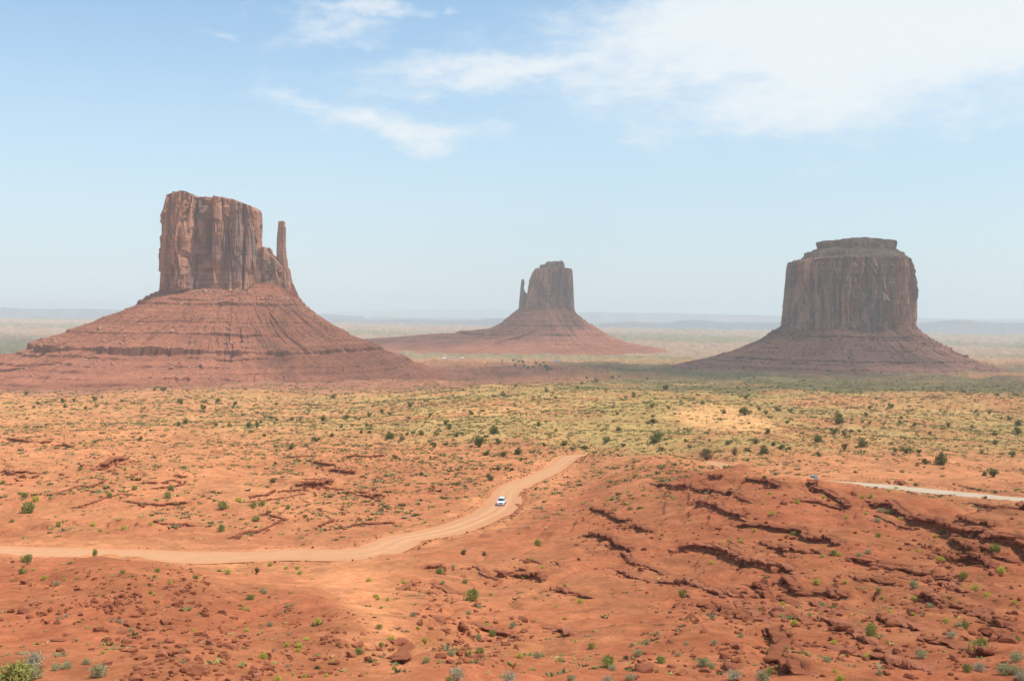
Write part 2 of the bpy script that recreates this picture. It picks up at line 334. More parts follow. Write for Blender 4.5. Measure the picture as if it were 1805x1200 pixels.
def ledge_add(x, y):
    sh = x.shape; x = x.ravel(); y = y.ravel(); z = np.zeros_like(x)
    for (lx, ly, ls, h, _) in LED:
        wd = 3.5 + 4.5 * h; lim = wd * 3.2
        m = np.nonzero((x > lx.min() - lim) & (x < lx.max() + lim) & (y > ly.min() - lim) & (y < ly.max() + lim))[0]
        if not len(m): continue
        xs, ys = x[m], y[m]; best = np.full(len(m), 1e9); sg = np.ones(len(m)); par = np.zeros(len(m))
        for k in range(len(lx) - 1):
            ax, ay, ex, ey = lx[k], ly[k], lx[k + 1] - lx[k], ly[k + 1] - ly[k]
            t = np.clip(((xs - ax) * ex + (ys - ay) * ey) / (ex * ex + ey * ey + 1e-9), 0, 1)
            qx, qy = xs - ax - t * ex, ys - ay - t * ey; d = qx * qx + qy * qy; b = d < best
            best[b] = d[b]; sg[b] = np.where(ex * qy - ey * qx > 0, 1, -1)[b]; par[b] = (ls[k] + t * (ls[k + 1] - ls[k]))[b]
        d = np.sqrt(best) * sg; tp = sst(0, .09, par) * sst(1, .91, par)
        z[m] += h * tp * np.where(d > 0, .55 * np.exp(-d / wd), -.45 * np.exp(d / (wd * .7))) * np.tanh(np.abs(d) / .35)
    return z.reshape(sh)
def H(x, y):
    x = np.asarray(x, float); y = np.asarray(y, float)
    z = H0(x, y)
    r = np.hypot(x, y); px = CX + F * x / np.maximum(y, 1)
    # thin beds of rock that weather out as small benches
    q = (z + fbm2(x / 30, y / 30, 3, 31) * 1.2) / 1.7; fr = q - np.floor(q)
    saw = sst(.0, .10, fr) - fr
    a = sst(225, 260, r) * sst(520, 380, r) * sst(760, 640, px) * 1.15 + sst(60, 80, r) * sst(300, 240, r) * sst(1000, 1250, px) * .62
    z = z + saw * 1.7 * a * (.3 + .7 * sst(-.3, .4, fbm2(x / 45, y / 45, 2, 37))) * .55
    z = z + ledge_add(x, y)
    d, i = road_near(x, y); wd = RW[i]
    k = sst(wd + 6.0, wd + .3, d); z = z * (1 - k) + (RZ[i] - .12) * k
    berm = np.exp(-((d - wd - 1.3) / .7) ** 2) * (.35 + .3 * n2(x / 3, y / 3, 40)); return z + berm * (d < 50)

# ------------------------------------------------------------------ ground sheet
def azgrid():
    a = np.linspace(R(-27.5), R(27.5), 1050); s = np.diff(a)[0]; out = [a[-1]]
    while out[-1] < R(180) - .1: s = min(s * 1.12, .09); out.append(out[-1] + s)
    e = np.array(out[1:]); e = e[e < R(179)]
    return np.concatenate([-e[::-1], a, e])
AZG = azgrid()
RG = np.concatenate([np.geomspace(1.5, 40, 40)[:-1], np.geomspace(40, 520, 640)[:-1], np.geomspace(520, 1600, 150)[:-1], np.geomspace(1600, 90000, 120)])
rg, ag = np.meshgrid(RG, AZG, indexing='ij'); GX, GY = rg * np.sin(ag), rg * np.cos(ag); GZ = H(GX, GY)
def soil_colour(x, y, z):
    az, px, Y = polar(x, y); py = HY - F * z / Y
    nL = fbm2(x / 60, y / 60, 4, 50); nM = fbm2(x / 14, y / 14, 4, 55); nS = fbm2(x / 3, y / 3, 3, 60); nF = fbm2(x / 400, y / 900, 4, 65)
    red, sand, pale = np.array([.415, .145, .069]), np.array([.62, .270, .122]), np.array([.78, .43, .175])
    tan, green, rb = np.array([.52, .345, .135]), np.array([.15, .15, .08]), np.array([.40, .175, .105])
    mx = lambda a, b, k: a * (1 - k[..., None]) + b * k[..., None]
    c = mx(np.broadcast_to(sand, x.shape + (3,)), red, np.clip(.22 + .38 * nL + .3 * nM, 0, .75) * sst(560, 330, Y))
    crest = np.interp(px, [640, 760, 900, 1000, 1150, 1300, 1480, 1640, 1805], [205, 215, 235, 285, 355, 280, 243, 212, 178])
    rr_ = (.62 * sst(660, 760, px) + .38 * sst(900, 1150, px)) * sst(crest + 12, crest - 14, Y + 14 * nM); c = mx(c, red, np.clip(rr_ * (.85 + .3 * nM), 0, 1))
    rl = np.maximum(sst(430, 250, px) * sst(176, 150, Y), sst(690, 560, px) * sst(132, 104, Y)); c = mx(c, red * 1.03, np.clip(rl * (.9 + .25 * nM), 0, 1))
    ws = np.interp(py, [985, 1010, 1060, 1110, 1150, 1200], [585, 605, 645, 690, 714, 718]); ww = np.interp(py, [985, 1020, 1080, 1150], [90, 62, 32, 15])
    wash = np.exp(-((px - ws) / ww) ** 2) * sst(205, 190, Y) * sst(70, 95, Y); c = mx(c, sand * 1.06, np.clip(1.3 * wash + .3 * nM * wash, 0, 1))
    # grassy sand of the middle distance
    g = sst(400, 560, Y + 60 * nL) * sst(1350, 1000, Y + 330 * nF + 80 * nM) * (.30 + .70 * sst(250, 850, px))
    c = mx(c, tan, np.clip(g * (.72 + .5 * nL + .35 * nM), 0, .92))
    g2 = sst(340, 420, Y) * sst(900, 1300, Y * 0 + 900 + (px > 1050) * 0 + np.clip(px - 850, 0, 400)) ; c = mx(c, tan * np.array([.92, .98, .9]), np.clip(g2 * sst(1500, 1300, px) * (.35 + .6 * nM), 0, .7))
    dk = sst(800, 1000, Y) * sst(2700, 2200, Y) * sst(820, 1050, px + 200 * nF); c = mx(c, green, np.clip(dk * (.78 + .45 * nF + .3 * nL), 0, .9))
    dl = sst(950, 1120, Y + 60 * nL) * sst(2400, 2000, Y) * sst(1000, 800, px + 160 * nF); c = mx(c, rb, np.clip(dl * .92, 0, 1))
    # patches of bare sand
    for (bx_, by_, hw, hh, k, cc) in ((1262, 735, 78, 21, 1.5, pale), (1325, 752, 52, 11, 1.5, pale), (1620, 822, 260, 34, .95, sand * 1.02), (1120, 850, 60, 30, .5, sand), (190, 765, 120, 12, .8, sand * 1.1), (830, 725, 90, 14, .4, pale), (1400, 835, 60, 12, .7, sand), (420, 780, 60, 8, .6, sand), (110, 905, 220, 16, .4, sand)):
        q = np.exp(-(((px - bx_) / hw) ** 2 + ((py - by_) / hh) ** 2) ** 2 * 1.2) * (Y < 1300); c = mx(c, cc, np.clip(q * k * (1 + .4 * nM), 0, 1) * ((py - by_) > -hh * 1.6))
    # plains far off: bands of scrub and bare sand
    rdd, rdi = road_near(x, y); c = mx(c, sand * 1.04, np.clip(sst(11, 2, rdd - RW[rdi]) * (.75 + .6 * nM), 0, .95))
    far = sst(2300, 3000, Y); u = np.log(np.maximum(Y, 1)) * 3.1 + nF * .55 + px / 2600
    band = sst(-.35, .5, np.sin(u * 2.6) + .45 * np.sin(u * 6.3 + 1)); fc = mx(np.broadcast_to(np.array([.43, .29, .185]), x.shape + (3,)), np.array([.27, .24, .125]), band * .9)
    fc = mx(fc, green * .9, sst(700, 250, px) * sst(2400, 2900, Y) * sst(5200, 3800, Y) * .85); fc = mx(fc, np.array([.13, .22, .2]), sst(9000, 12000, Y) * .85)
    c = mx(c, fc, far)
    return np.clip(c * (1 + .13 * nM + .15 * nS)[..., None], .01, .9)
m, t = mat('desert_soil')
geo = t.add('ShaderNodeNewGeometry'); pos = geo.outputs['Position']
at = t.add('ShaderNodeVertexColor', layer_name='soil').outputs[0]
f1 = t.noise(pos, (1, 1, 1), .9, 6, .65); f2 = t.noise(pos, (1, 1, 1), 4.5, 4, .6); f3 = t.noise(pos, (1, 1, 3), .12, 5, .6); f4 = t.noise(pos, (.035, .012, .1), 1, 6, .65)
c = t.mix(.9, at, t.mix(f3, (.86, .80, .78), (1.12, 1.14, 1.15)), 'MULTIPLY')
c = t.mix(.8, c, t.mix(t.ramp(f1, .3, .7), (.80, .74, .72), (1.13, 1.15, 1.16)), 'MULTIPLY')
c = t.mix(.6, c, t.mix(t.ramp(f2, .35, .7), (.85, .82, .8), (1.1, 1.1, 1.1)), 'MULTIPLY')
c = t.mix(.5, c, t.mix(t.ramp(f4, .3, .7), (.86, .84, .86), (1.1, 1.08, 1.04)), 'MULTIPLY')
vor = t.add('ShaderNodeTexVoronoi', {'Vector': pos, 'Scale': 1.9, 'Randomness': 1.0}, feature='F1')
peb = t.m('MULTIPLY', t.m('SUBTRACT', 1.0, t.ramp(vor.outputs['Distance'], .10, .2)), t.ramp(f3, .5, .62))
c = t.mix(t.m('MULTIPLY', peb, .55), c, (.24, .09, .05))
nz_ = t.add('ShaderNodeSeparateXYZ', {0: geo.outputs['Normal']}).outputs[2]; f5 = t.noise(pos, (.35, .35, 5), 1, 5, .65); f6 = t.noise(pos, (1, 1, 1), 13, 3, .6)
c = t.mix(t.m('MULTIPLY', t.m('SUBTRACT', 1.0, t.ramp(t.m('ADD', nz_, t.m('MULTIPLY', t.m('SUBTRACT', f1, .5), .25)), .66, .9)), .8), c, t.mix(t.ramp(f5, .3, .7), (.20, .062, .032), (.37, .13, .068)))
vo2 = t.add('ShaderNodeTexVoronoi', {'Vector': pos, 'Scale': 5.5, 'Randomness': 1.0}, feature='F1')
gr = t.m('MULTIPLY', t.m('SUBTRACT', 1.0, t.ramp(vo2.outputs['Distance'], .12, .26)), t.ramp(f1, .42, .6)); c = t.mix(t.m('MULTIPLY', gr, .5), c, t.mix(vo2.outputs['Color'], (.16, .055, .03), (.55, .30, .19)))
c = t.mix(.5, c, t.mix(t.ramp(f6, .3, .7), (.78, .74, .72), (1.18, 1.2, 1.2)), 'MULTIPLY')
peb = t.m('ADD', peb, t.m('MULTIPLY', gr, .5))
hgt = t.m('ADD', t.m('MULTIPLY', f1, .5), t.m('ADD', t.m('MULTIPLY', f2, .14), t.m('MULTIPLY', peb, .16)))
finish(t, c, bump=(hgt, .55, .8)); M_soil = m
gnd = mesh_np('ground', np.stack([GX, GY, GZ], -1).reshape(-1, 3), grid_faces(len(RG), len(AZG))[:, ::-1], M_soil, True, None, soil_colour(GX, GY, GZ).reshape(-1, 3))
tag(gnd, kind='structure')

# ---- road sheet
def road_mesh():
    dx, dy = np.gradient(RX), np.gradient(RY); L = np.hypot(dx, dy); nx, ny = -dy / L, dx / L
    V, Cc = [], []; ks = np.linspace(-1, 1, 15)
    for i in range(len(RX)):
        for k in ks:
            e = RW[i] * (1 + .05 * math.sin(i * .31) + .04 * math.sin(i * .83 + 1)) * k
            x, y = RX[i] + nx[i] * e, RY[i] + ny[i] * e
            rut = -.04 * (math.exp(-((abs(k) - .25) / .09) ** 2)) - .02 * math.exp(-((abs(k) - .62) / .09) ** 2)
            V.append((x, y, RZ[i] + .03 + .05 * (1 - k * k) + rut)); g = min(1, max(0, (rpx[i] - 1370) / 60)) * (i > len(RX) * .4)
            ed = abs(k) ** 3 * .55; c1 = np.array([.60, .315, .165]) * (1 - ed) + np.array([.62, .235, .105]) * ed; tr_ = .10 * (math.exp(-((abs(k) - .27) / .1) ** 2)) - .10 * math.exp(-(k / .1) ** 2) - .08 * math.exp(-((abs(k) - .6) / .12) ** 2); c1 = c1 * (1 + tr_ * (.6 + .6 * math.sin(i * .07))); c2 = np.array([.60, .46, .32])
            Cc.append(c1 * (1 - g) + c2 * g)
    return np.array(V), grid_faces(len(RX), 15), np.array(Cc)
m, t = mat('dirt_road'); pos = t.add('ShaderNodeNewGeometry').outputs['Position']; at = t.add('ShaderNodeVertexColor', layer_name='soil').outputs[0]
f1 = t.noise(pos, (1, 1, 1), .35, 6, .6); f2 = t.noise(pos, (1, 1, 1), 5, 4, .6)
c = t.mix(.9, at, t.mix(f1, (.86, .83, .8), (1.12, 1.13, 1.15)), 'MULTIPLY'); c = t.mix(.6, c, t.mix(f2, (.86, .84, .82), (1.12, 1.12, 1.12)), 'MULTIPLY')
finish(t, c, bump=(f2, .06, .6)); V, Fc, Cc = road_mesh()
tag(mesh_np('road', V, Fc, m, True, None, Cc), kind='structure')

# ------------------------------------------------------------------ rock materials
def cliff_mat(name, ca, cb, cv, vlo, vhi, bump=3.0, cap=None):
    m, t = mat(name); pos = t.add('ShaderNodeNewGeometry').outputs['Position']
    a = t.noise(pos, (.02, .02, .006), 1, 6, .6, .4); s1 = t.noise(pos, (.09, .09, .005), 1, 5, .6); s2 = t.noise(pos, (.16, .16, .02), 1, 6, .65, .5); st = t.noise(pos, (.004, .004, .33), 1, 4, .7); sp = t.noise(pos, (.1, .1, .1), 1, 5, .6)
    c = t.mix(t.ramp(t.m('ADD', t.m('MULTIPLY', a, .55), t.m('MULTIPLY', s2, .45)), .36, .62), ca, cb)
    v = t.m('MULTIPLY', t.ramp(t.m('ADD', t.m('MULTIPLY', a, .6), t.m('MULTIPLY', s1, .4)), vlo, vhi), t.m('ADD', .55, t.m('MULTIPLY', s2, .7)), clamp=True)
    c = t.mix(v, c, cv); c = t.mix(.55, c, t.mix(t.ramp(st, .3, .65), (.72, .68, .68), (1.1, 1.1, 1.1)), 'MULTIPLY')
    c = t.mix(.6, c, t.mix(sp, (.8, .78, .77), (1.18, 1.2, 1.2)), 'MULTIPLY')
    h = t.m('ADD', t.m('MULTIPLY', s2, .9), t.m('ADD', t.m('MULTIPLY', s1, 1.0), t.m('ADD', t.m('MULTIPLY', st, .35), t.m('MULTIPLY', sp, .5))))
    finish(t, c, bump=(h, bump, .9)); return m
def talus_mat(name, ca, cb, cp):
    m, t = mat(name); t.n_geo = t.add('ShaderNodeNewGeometry'); pos = t.n_geo.outputs['Position']
    a = t.noise(pos, (.012, .012, .03), 1, 6, .6, .3); b = t.noise(pos, (.16, .16, .16), 1, 6, .65); st = t.noise(pos, (.003, .003, .22), 1, 5, .7); f = t.noise(pos, (.5, .5, .5), 1, 4, .6)
    c = t.mix(t.ramp(a, .35, .65), ca, cb); c = t.mix(.7, c, t.mix(t.ramp(st, .3, .7), (.74, .70, .69), (1.14, 1.14, 1.14)), 'MULTIPLY')
    c = t.mix(.85, c, t.mix(t.ramp(b, .3, .7), (.74, .71, .7), (1.2, 1.22, 1.22)), 'MULTIPLY')
    c = t.mix(t.m('MULTIPLY', t.ramp(f, .60, .72), .5), c, cp)
    nzv = t.add('ShaderNodeSeparateXYZ', {0: t.n_geo.outputs['True Normal']}).outputs[2]; c = t.mix(t.m('MULTIPLY', t.m('SUBTRACT', 1.0, t.ramp(nzv, .45, .78)), .8), c, tuple(v * .5 for v in cb))  # steep ledge faces painted darker, standing in for their shade
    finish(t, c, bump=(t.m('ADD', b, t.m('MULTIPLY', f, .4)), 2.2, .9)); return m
M_cliffW = cliff_mat('varnished_red_sandstone', (.62, .30, .175), (.47, .22, .135), (.235, .165, .14), .44, .62)
M_cliffM = cliff_mat('dark_varnished_sandstone', (.66, .35, .22), (.52, .27, .18), (.26, .19, .165), .43, .61)
M_cliffE = cliff_mat('weathered_sandstone', (.62, .31, .19), (.46, .235, .155), (.20, .145, .13), .42, .6)
M_cap = cliff_mat('pale_caprock', (.36, .23, .15), (.26, .16, .105), (.17, .11, .085), .5, .75)
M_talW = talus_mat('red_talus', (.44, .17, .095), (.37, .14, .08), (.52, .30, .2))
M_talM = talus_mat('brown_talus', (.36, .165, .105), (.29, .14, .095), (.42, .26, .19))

# ------------------------------------------------------------------ buttes
def prof(s):
    a = np.array(P(s)); return a[:, 0], a[:, 1]
def lerp(pr, v): return np.interp(v, *pr)
def tower(name, Y0, L, Rr, top, basepy, d, m, parent, seed, nu=420, nv=150, amp=4.0, sq=3.2, front=None, capz=0.0, flute=1.0):
    """a cliff: plan outline lofted between the measured left and right edges up to the measured skyline"""
    L, Rr, top = prof(L), prof(Rr), prof(top); th = np.linspace(0, 2 * math.pi, nu, endpoint=False)
    cx_ = np.sign(np.cos(th)) * np.abs(np.cos(th)) ** (2 / sq); sy = np.sign(np.sin(th)) * np.abs(np.sin(th)) ** (2 / sq)
    mpp = Y0 / F; pm = .5 * (lerp(L, basepy - 40) + lerp(Rr, basepy - 40)) ; hw = .5 * (lerp(Rr, basepy - 40) - lerp(L, basepy - 40))
    tp = lerp(top, pm + hw * cx_)
    v = np.linspace(0, 1, nv)[:, None]; py = basepy + (tp[None] - basepy) * v
    l, r = lerp(L, py), lerp(Rr, py); px = .5 * (l + r) + .5 * (r - l) * cx_[None]
    x = PXX(px, Y0); z = PZ(py, Y0); tap = 1 - .13 * v
    off = lerp(prof(front), px) if front else 0 * px
    y = Y0 + d * sy[None] * tap - np.where(sy[None] < 0, off * np.abs(sy[None]) ** .5, 0)
    # relief: joints, buttresses, thin beds
    X, Yy = x, y
    fl = 1 - np.abs(fbm3(X / 26, Yy / 26, z / 330, 3, seed)); fl2 = 1 - np.abs(fbm3(X / 8.5, Yy / 8.5, z / 150, 3, seed + 7))
    dsp = amp * flute * ((np.minimum(fl, .88) - .68) * 3.2 + (fl2 - .7) * 1.1) + amp * .55 * fbm3(X / 40, Yy / 40, z / 30, 4, seed + 11)
    bed = n3(X / 90, Yy / 90, z / 2.6, seed + 21); edge = sst(.16, .02, v) + sst(.86, .97, v); dsp = dsp + bed * amp * .30 * edge + n3(X / 60, Yy / 60, z / 9, seed + 22) * amp * .18
    slab = n3(np.floor((X + Yy) / 14 + 3 * n3(X / 20, Yy / 20, z / 60, seed)), 0 * z, np.floor(z / 75 + n3(X / 25, Yy / 25, z / 40, seed + 5)), seed + 30); slab2 = n3(np.floor((X - Yy) / 5.5 + 2 * n3(X / 9, Yy / 9, z / 40, seed + 2)), 0 * z + 5, np.floor(z / 21 + 1.5 * n3(X / 12, Yy / 12, z / 25, seed + 6)), seed + 31); uu = (X + Yy) / 14 + 3 * n3(X / 20, Yy / 20, z / 60, seed); u2 = (X - Yy) / 5.5 + 2 * n3(X / 9, Yy / 9, z / 40, seed + 2); tl1 = n3(np.floor(uu), 0 * z + 3, np.floor(z / 60 + n3(X / 25, Yy / 25, z / 40, seed + 5)), seed + 33); tl2 = n3(np.floor(u2), 0 * z + 4, np.floor(z / 40), seed + 34)
    dsp = dsp + ((uu - np.floor(uu) - .5) * tl1 * 2.4 + (u2 - np.floor(u2) - .5) * tl2 * .9) * amp * sst(0, .03, v) + (slab * 1.1 + slab2 * .4) * amp * sst(0, .03, v)
    dsp = dsp - np.percentile(dsp, 62)
    nx_, ny_ = np.cos(th)[None], np.sin(th)[None]
    x = x + nx_ * np.clip(dsp, -amp * 2.5, amp * .6) * .6; y = y + ny_ * dsp
    V = [np.stack([x, y, z], -1)]
    cxm, cym = x[-1].mean(), y[-1].mean()
    for s_ in (.97, .92, .84, .7, .5, .28, .05):
        xx = cxm + (x[-1] - cxm) * (s_ if s_ > .8 else s_); yy = cym + (y[-1] - cym) * s_
        zz = PZ(lerp(top, CX + F * xx / Y0), Y0) + fbm2(xx / 9, yy / 9, 3, seed) * mpp * 1.2 + capz * (1 - s_)
        V.append(np.stack([xx, yy, zz], -1)[None])
    V = np.concatenate(V, 0); n = V.shape[0]
    return mesh_np(name, V.reshape(-1, 3), grid_faces(n, nu, True), m, False, parent)
def skirt(name, Y0, cpx, rows_, m, parent, seed, ledges=(), nu=1000, nv=320, sq=2.25, tilt=.012, amp=1.0, top=False, gul=.085):
    """a slope of debris round a cliff: plan outlines at each level, with benches of harder rock"""
    a = np.array(rows_, float); q = np.linspace(0, 1, nv); kk = np.linspace(0, 1, len(a))
    lev = np.interp(q, np.cumsum(np.r_[0, np.diff(a[:, 0])]) / (a[-1, 0] - a[0, 0]), a[:, 0])
    g = lambda i: np.interp(lev, a[:, 0], a[:, i])[:, None]
    th = np.linspace(0, 2 * math.pi, nu, endpoint=False)[None]
    c = np.sign(np.cos(th)) * np.abs(np.cos(th)) ** (2 / sq); s_ = np.sign(np.sin(th)) * np.abs(np.sin(th)) ** (2 / sq)
    cx_ = PXX(cpx, Y0); l, r = PXX(g(1), Y0), PXX(g(2), Y0)
    dn = q[:, None]
    nz = fbm3(np.cos(th) * 7 + 0 * dn, np.sin(th) * 7 + 0 * dn, dn * 2.0, 5, seed) * gul * sst(0, .25, dn) * (0.35 + .65 * np.abs(np.sin(th))) + fbm3(np.cos(th) * 45 + 0 * dn, np.sin(th) * 45 + 0 * dn, dn * 6, 4, seed + 3) * gul * .16 * sst(0, .1, dn)
    gl = np.abs(fbm2(th * 11 + 0 * dn, th * 0 + dn * 1.3, 3, seed + 5)); nz = nz - np.maximum(.3 - gl, 0) * .045 * sst(.05, .3, dn) * sst(1, .8, dn)
    x = cx_ + np.where(c > 0, (r - cx_), (cx_ - l)) * c * (1 + nz * .6); y = Y0 + np.where(s_ < 0, g(3), g(4)) * s_ * (1 + nz)
    z = PZ(lev, Y0)[:, None] + 0 * x
    ze = z + tilt * (x - cx_)
    for j, (lp, h, wd) in enumerate(ledges):
        qd = ze - PZ(lp, Y0) + n2(x / 60, y / 60, seed + j) * 1.2
        br = (.4 + .6 * sst(-.6, .1, fbm2(np.broadcast_to(np.arctan2(y - Y0, x - cx_) * 14, x.shape), lp + 0 * x, 3, seed + 40 + j))) * (.85 + .4 * np.abs(fbm2(x / 12, y / 12, 2, seed + 60 + j))) * (1 - .6 * sst(20, 160, x - cx_)) * (.35 + .65 * sst(-.45, .15, fbm2(x / 70, y / 70, 2, seed + 70 + j)))
        z = z + h * .5 * br * np.tanh(qd / .3) * np.exp(-np.abs(qd) / wd)
    z = z + fbm3(x / 7, y / 7, z / 7, 3, seed + 80) * amp * .8 * sst(0, .05, dn) + fbm3(x / 30, y / 30, z / 30, 3, seed + 90) * amp * 1.2 * sst(0, .1, dn)
    V = np.stack([x, y, z], -1); n = nv; V = V[::-1]
    if top:
        e = []
        for k in (.93, .8, .6, .35, .05): e.append(np.stack([x[0].mean() + (x[0] - x[0].mean()) * k, y[0].mean() + (y[0] - y[0].mean()) * k, z[0] + fbm2(x[0] * k / 12, y[0] * k / 12, 3, seed) * amp * 1.5], -1)[None])
        V = np.concatenate([V] + e, 0); n = V.shape[0]
    return mesh_np(name, V.reshape(-1, 3), grid_faces(n, nu, True), m, False, parent)
def butte(Y0, px, py, label): return thing('butte', (PXX(px, Y0), Y0, PZ(py, Y0)), label, 'butte')
def keep(o):   # parts were built in world coordinates: keep them in place under their thing
    o.matrix_parent_inverse = Matrix.Translation(-o.parent.location); return o

YW = 1700.
bw = butte(YW, 405, 655, 'large reddish butte at the left with a thin rock thumb on its right side')
keep(tower('cliff', YW, '342,308 350,306 360,303 368,301 376,297 380,294 392,292 420,290 436,289 443,291 470,291 510,292', '342,440 366,453 373,455 420,456 437,458 450,460 480,466 525,474',
      '286,388 292,380 296,377 301,376 303,362 308,349 318,345 325,342.5 336,342.5 350,347 354,352.5 372,353 378,351.5 395,351.5 420,355 432,360 445,365 452,368 457,375', 514, 52, M_cliffW, bw, 3, 900, 260, 4.6, 4.6,
      front='288,0 294,4 309,7 312,-5 320,1 335,5 352,1 357,-8 362,-3 372,-1 382,-13 388,-15 391,4 397,8 425,5 438,2 441,-5 446,1 458,-2', flute=1.25))
keep(tower('shoulder', YW, '430,446 460,440 500,440 530,438', '436,473 446,475 452,482 458,489 468,507 490,511 505,514 512,517 528,519',
      '440,440 452,437 458,435 460,447 464,439 468,437 473,437 475,447 483,452 489,458 498,468 508,474 520,500', 524, 34, M_cliffW, bw, 23, 460, 160, 3.2, 3.0))
keep(tower('thumb', YW, '388,491.5 392,491 400,490.6 420,489 455,488 480,487 520,484', '388,501 392,502.5 396,502.3 398,502.2 401,504 430,503 450,504.5 462,507 490,510 520,513',
      '486,392 491,390.5 496,390 502,390.5 506,394', 522, 8, M_cliffW, bw, 33, 120, 150, .8, 2.8))
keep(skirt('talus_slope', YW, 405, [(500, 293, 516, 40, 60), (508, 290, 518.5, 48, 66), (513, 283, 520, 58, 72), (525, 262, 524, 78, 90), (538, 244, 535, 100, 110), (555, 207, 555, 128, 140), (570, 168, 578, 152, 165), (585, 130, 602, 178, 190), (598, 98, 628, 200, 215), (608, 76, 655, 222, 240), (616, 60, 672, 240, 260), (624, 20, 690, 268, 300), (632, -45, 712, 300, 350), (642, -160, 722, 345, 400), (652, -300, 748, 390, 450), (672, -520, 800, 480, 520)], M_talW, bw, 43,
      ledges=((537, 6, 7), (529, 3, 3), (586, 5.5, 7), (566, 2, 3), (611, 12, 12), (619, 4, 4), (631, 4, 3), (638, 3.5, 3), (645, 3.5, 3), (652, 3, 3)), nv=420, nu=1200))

YM = 2300.
bm = butte(YM, 1497, 665, 'broad dark butte at the right with a flat stepped cap')
keep(tower('cliff', YM, '452,1414 458,1412 460,1396 470,1393 510,1390 545,1387 580,1384', '452,1594 458,1597 462,1599 475,1605 520,1609 560,1609 585,1606',
      '1380,463 1395,461 1411,461 1413,457 1425,456 1500,455 1560,456 1594,457 1600,462 1606,474 1612,480', 584, 96, M_cliffM, bm, 5, 1000, 230, 6.6, 3.0, front='1384,0 1412,-6 1416,4 1440,2 1470,8 1482,14 1488,4 1500,10 1530,12 1552,6 1556,-4 1575,2 1590,-8 1606,0', flute=1.6))
keep(skirt('cap_slope', YM, 1503, [(437, 1447, 1573, 52, 60), (443, 1436, 1580, 60, 66), (449, 1424, 1588, 70, 76), (451, 1420, 1592, 78, 84), (456, 1416, 1594, 84, 88), (460, 1412, 1597, 88, 92)], M_cap, bm, 6, ledges=((450, 12, 5), (444, 4, 2), (455, 6, 3)), nu=460, nv=70, tilt=0, sq=2.8, gul=.03, top=True))
keep(tower('cap_rock', YM, '418,1445 424,1443 430,1442 434,1444 440,1446', '418,1574 425,1576 430,1577 434,1575 440,1573', '1438,428 1444,426.5 1470,425 1484,423.5 1490,421.5 1515,421 1530,423 1560,424.5 1574,426 1580,429', 438.5, 56, M_cap, bm, 8, 420, 40, 3.0, 3.0))
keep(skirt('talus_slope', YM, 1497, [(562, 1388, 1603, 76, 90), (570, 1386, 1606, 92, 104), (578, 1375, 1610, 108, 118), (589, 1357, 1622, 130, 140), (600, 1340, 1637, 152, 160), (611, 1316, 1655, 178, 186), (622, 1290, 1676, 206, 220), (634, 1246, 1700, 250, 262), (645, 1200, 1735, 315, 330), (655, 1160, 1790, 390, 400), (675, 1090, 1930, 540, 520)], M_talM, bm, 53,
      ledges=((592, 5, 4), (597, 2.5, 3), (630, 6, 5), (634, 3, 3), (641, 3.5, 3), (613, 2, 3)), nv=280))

YE = 3600.
be = butte(YE, 965, 612, 'distant hazy butte in the middle with a thin spire at its left side')
keep(tower('cliff', YE, '470,947 474,945 477,942 481,939 495,933.5 517,930 530,926 556,922', '470,1004 475,1007 478,1007.6 497,1009 540,1011 560,1013', '925,478 940,475.5 946,474 975,473.5 1005,474 1010,477', 554, 78, M_cliffE, be, 9, 460, 110, 5.0, 3.2, front='930,0 945,-4 950,4 960,10 985,8 993,-4 998,8 1010,-4'))
keep(tower('spire', YE, '490,920 494,919.4 500,918.5 520,916.5 545,914 558,911', '490,922.5 494,924 498,925 502,924.4 508,923 514,925 517,928 522,931 545,940 558,942', '914,496 919,494 921,493 923,494 926,497 930,516 934,519', 556, 22, M_cliffE, be, 19, 140, 80, 1.2, 2.6))
keep(tower('cap_rock', YE, '459,964 466,961.5 467,951.5 471,950.5 476,950.5', '459,991 462,992.5 466,994.5 470,995.3 476,995', '946,468 951,467 961,467 963,463.5 966,462.3 990,461 993,463 996,468', 475.5, 42, M_cap, be, 29, 260, 36, 2.4, 3.0))
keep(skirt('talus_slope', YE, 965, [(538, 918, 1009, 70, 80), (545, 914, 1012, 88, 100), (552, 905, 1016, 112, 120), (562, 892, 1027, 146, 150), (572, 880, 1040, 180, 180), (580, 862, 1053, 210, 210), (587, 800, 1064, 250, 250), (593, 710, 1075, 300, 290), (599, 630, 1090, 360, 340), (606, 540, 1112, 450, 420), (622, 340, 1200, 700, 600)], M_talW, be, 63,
      ledges=((573, 5, 4), (588, 9, 7), (594, 4, 3), (566, 2, 2), (601, 4, 3)), nv=240, amp=1.4))

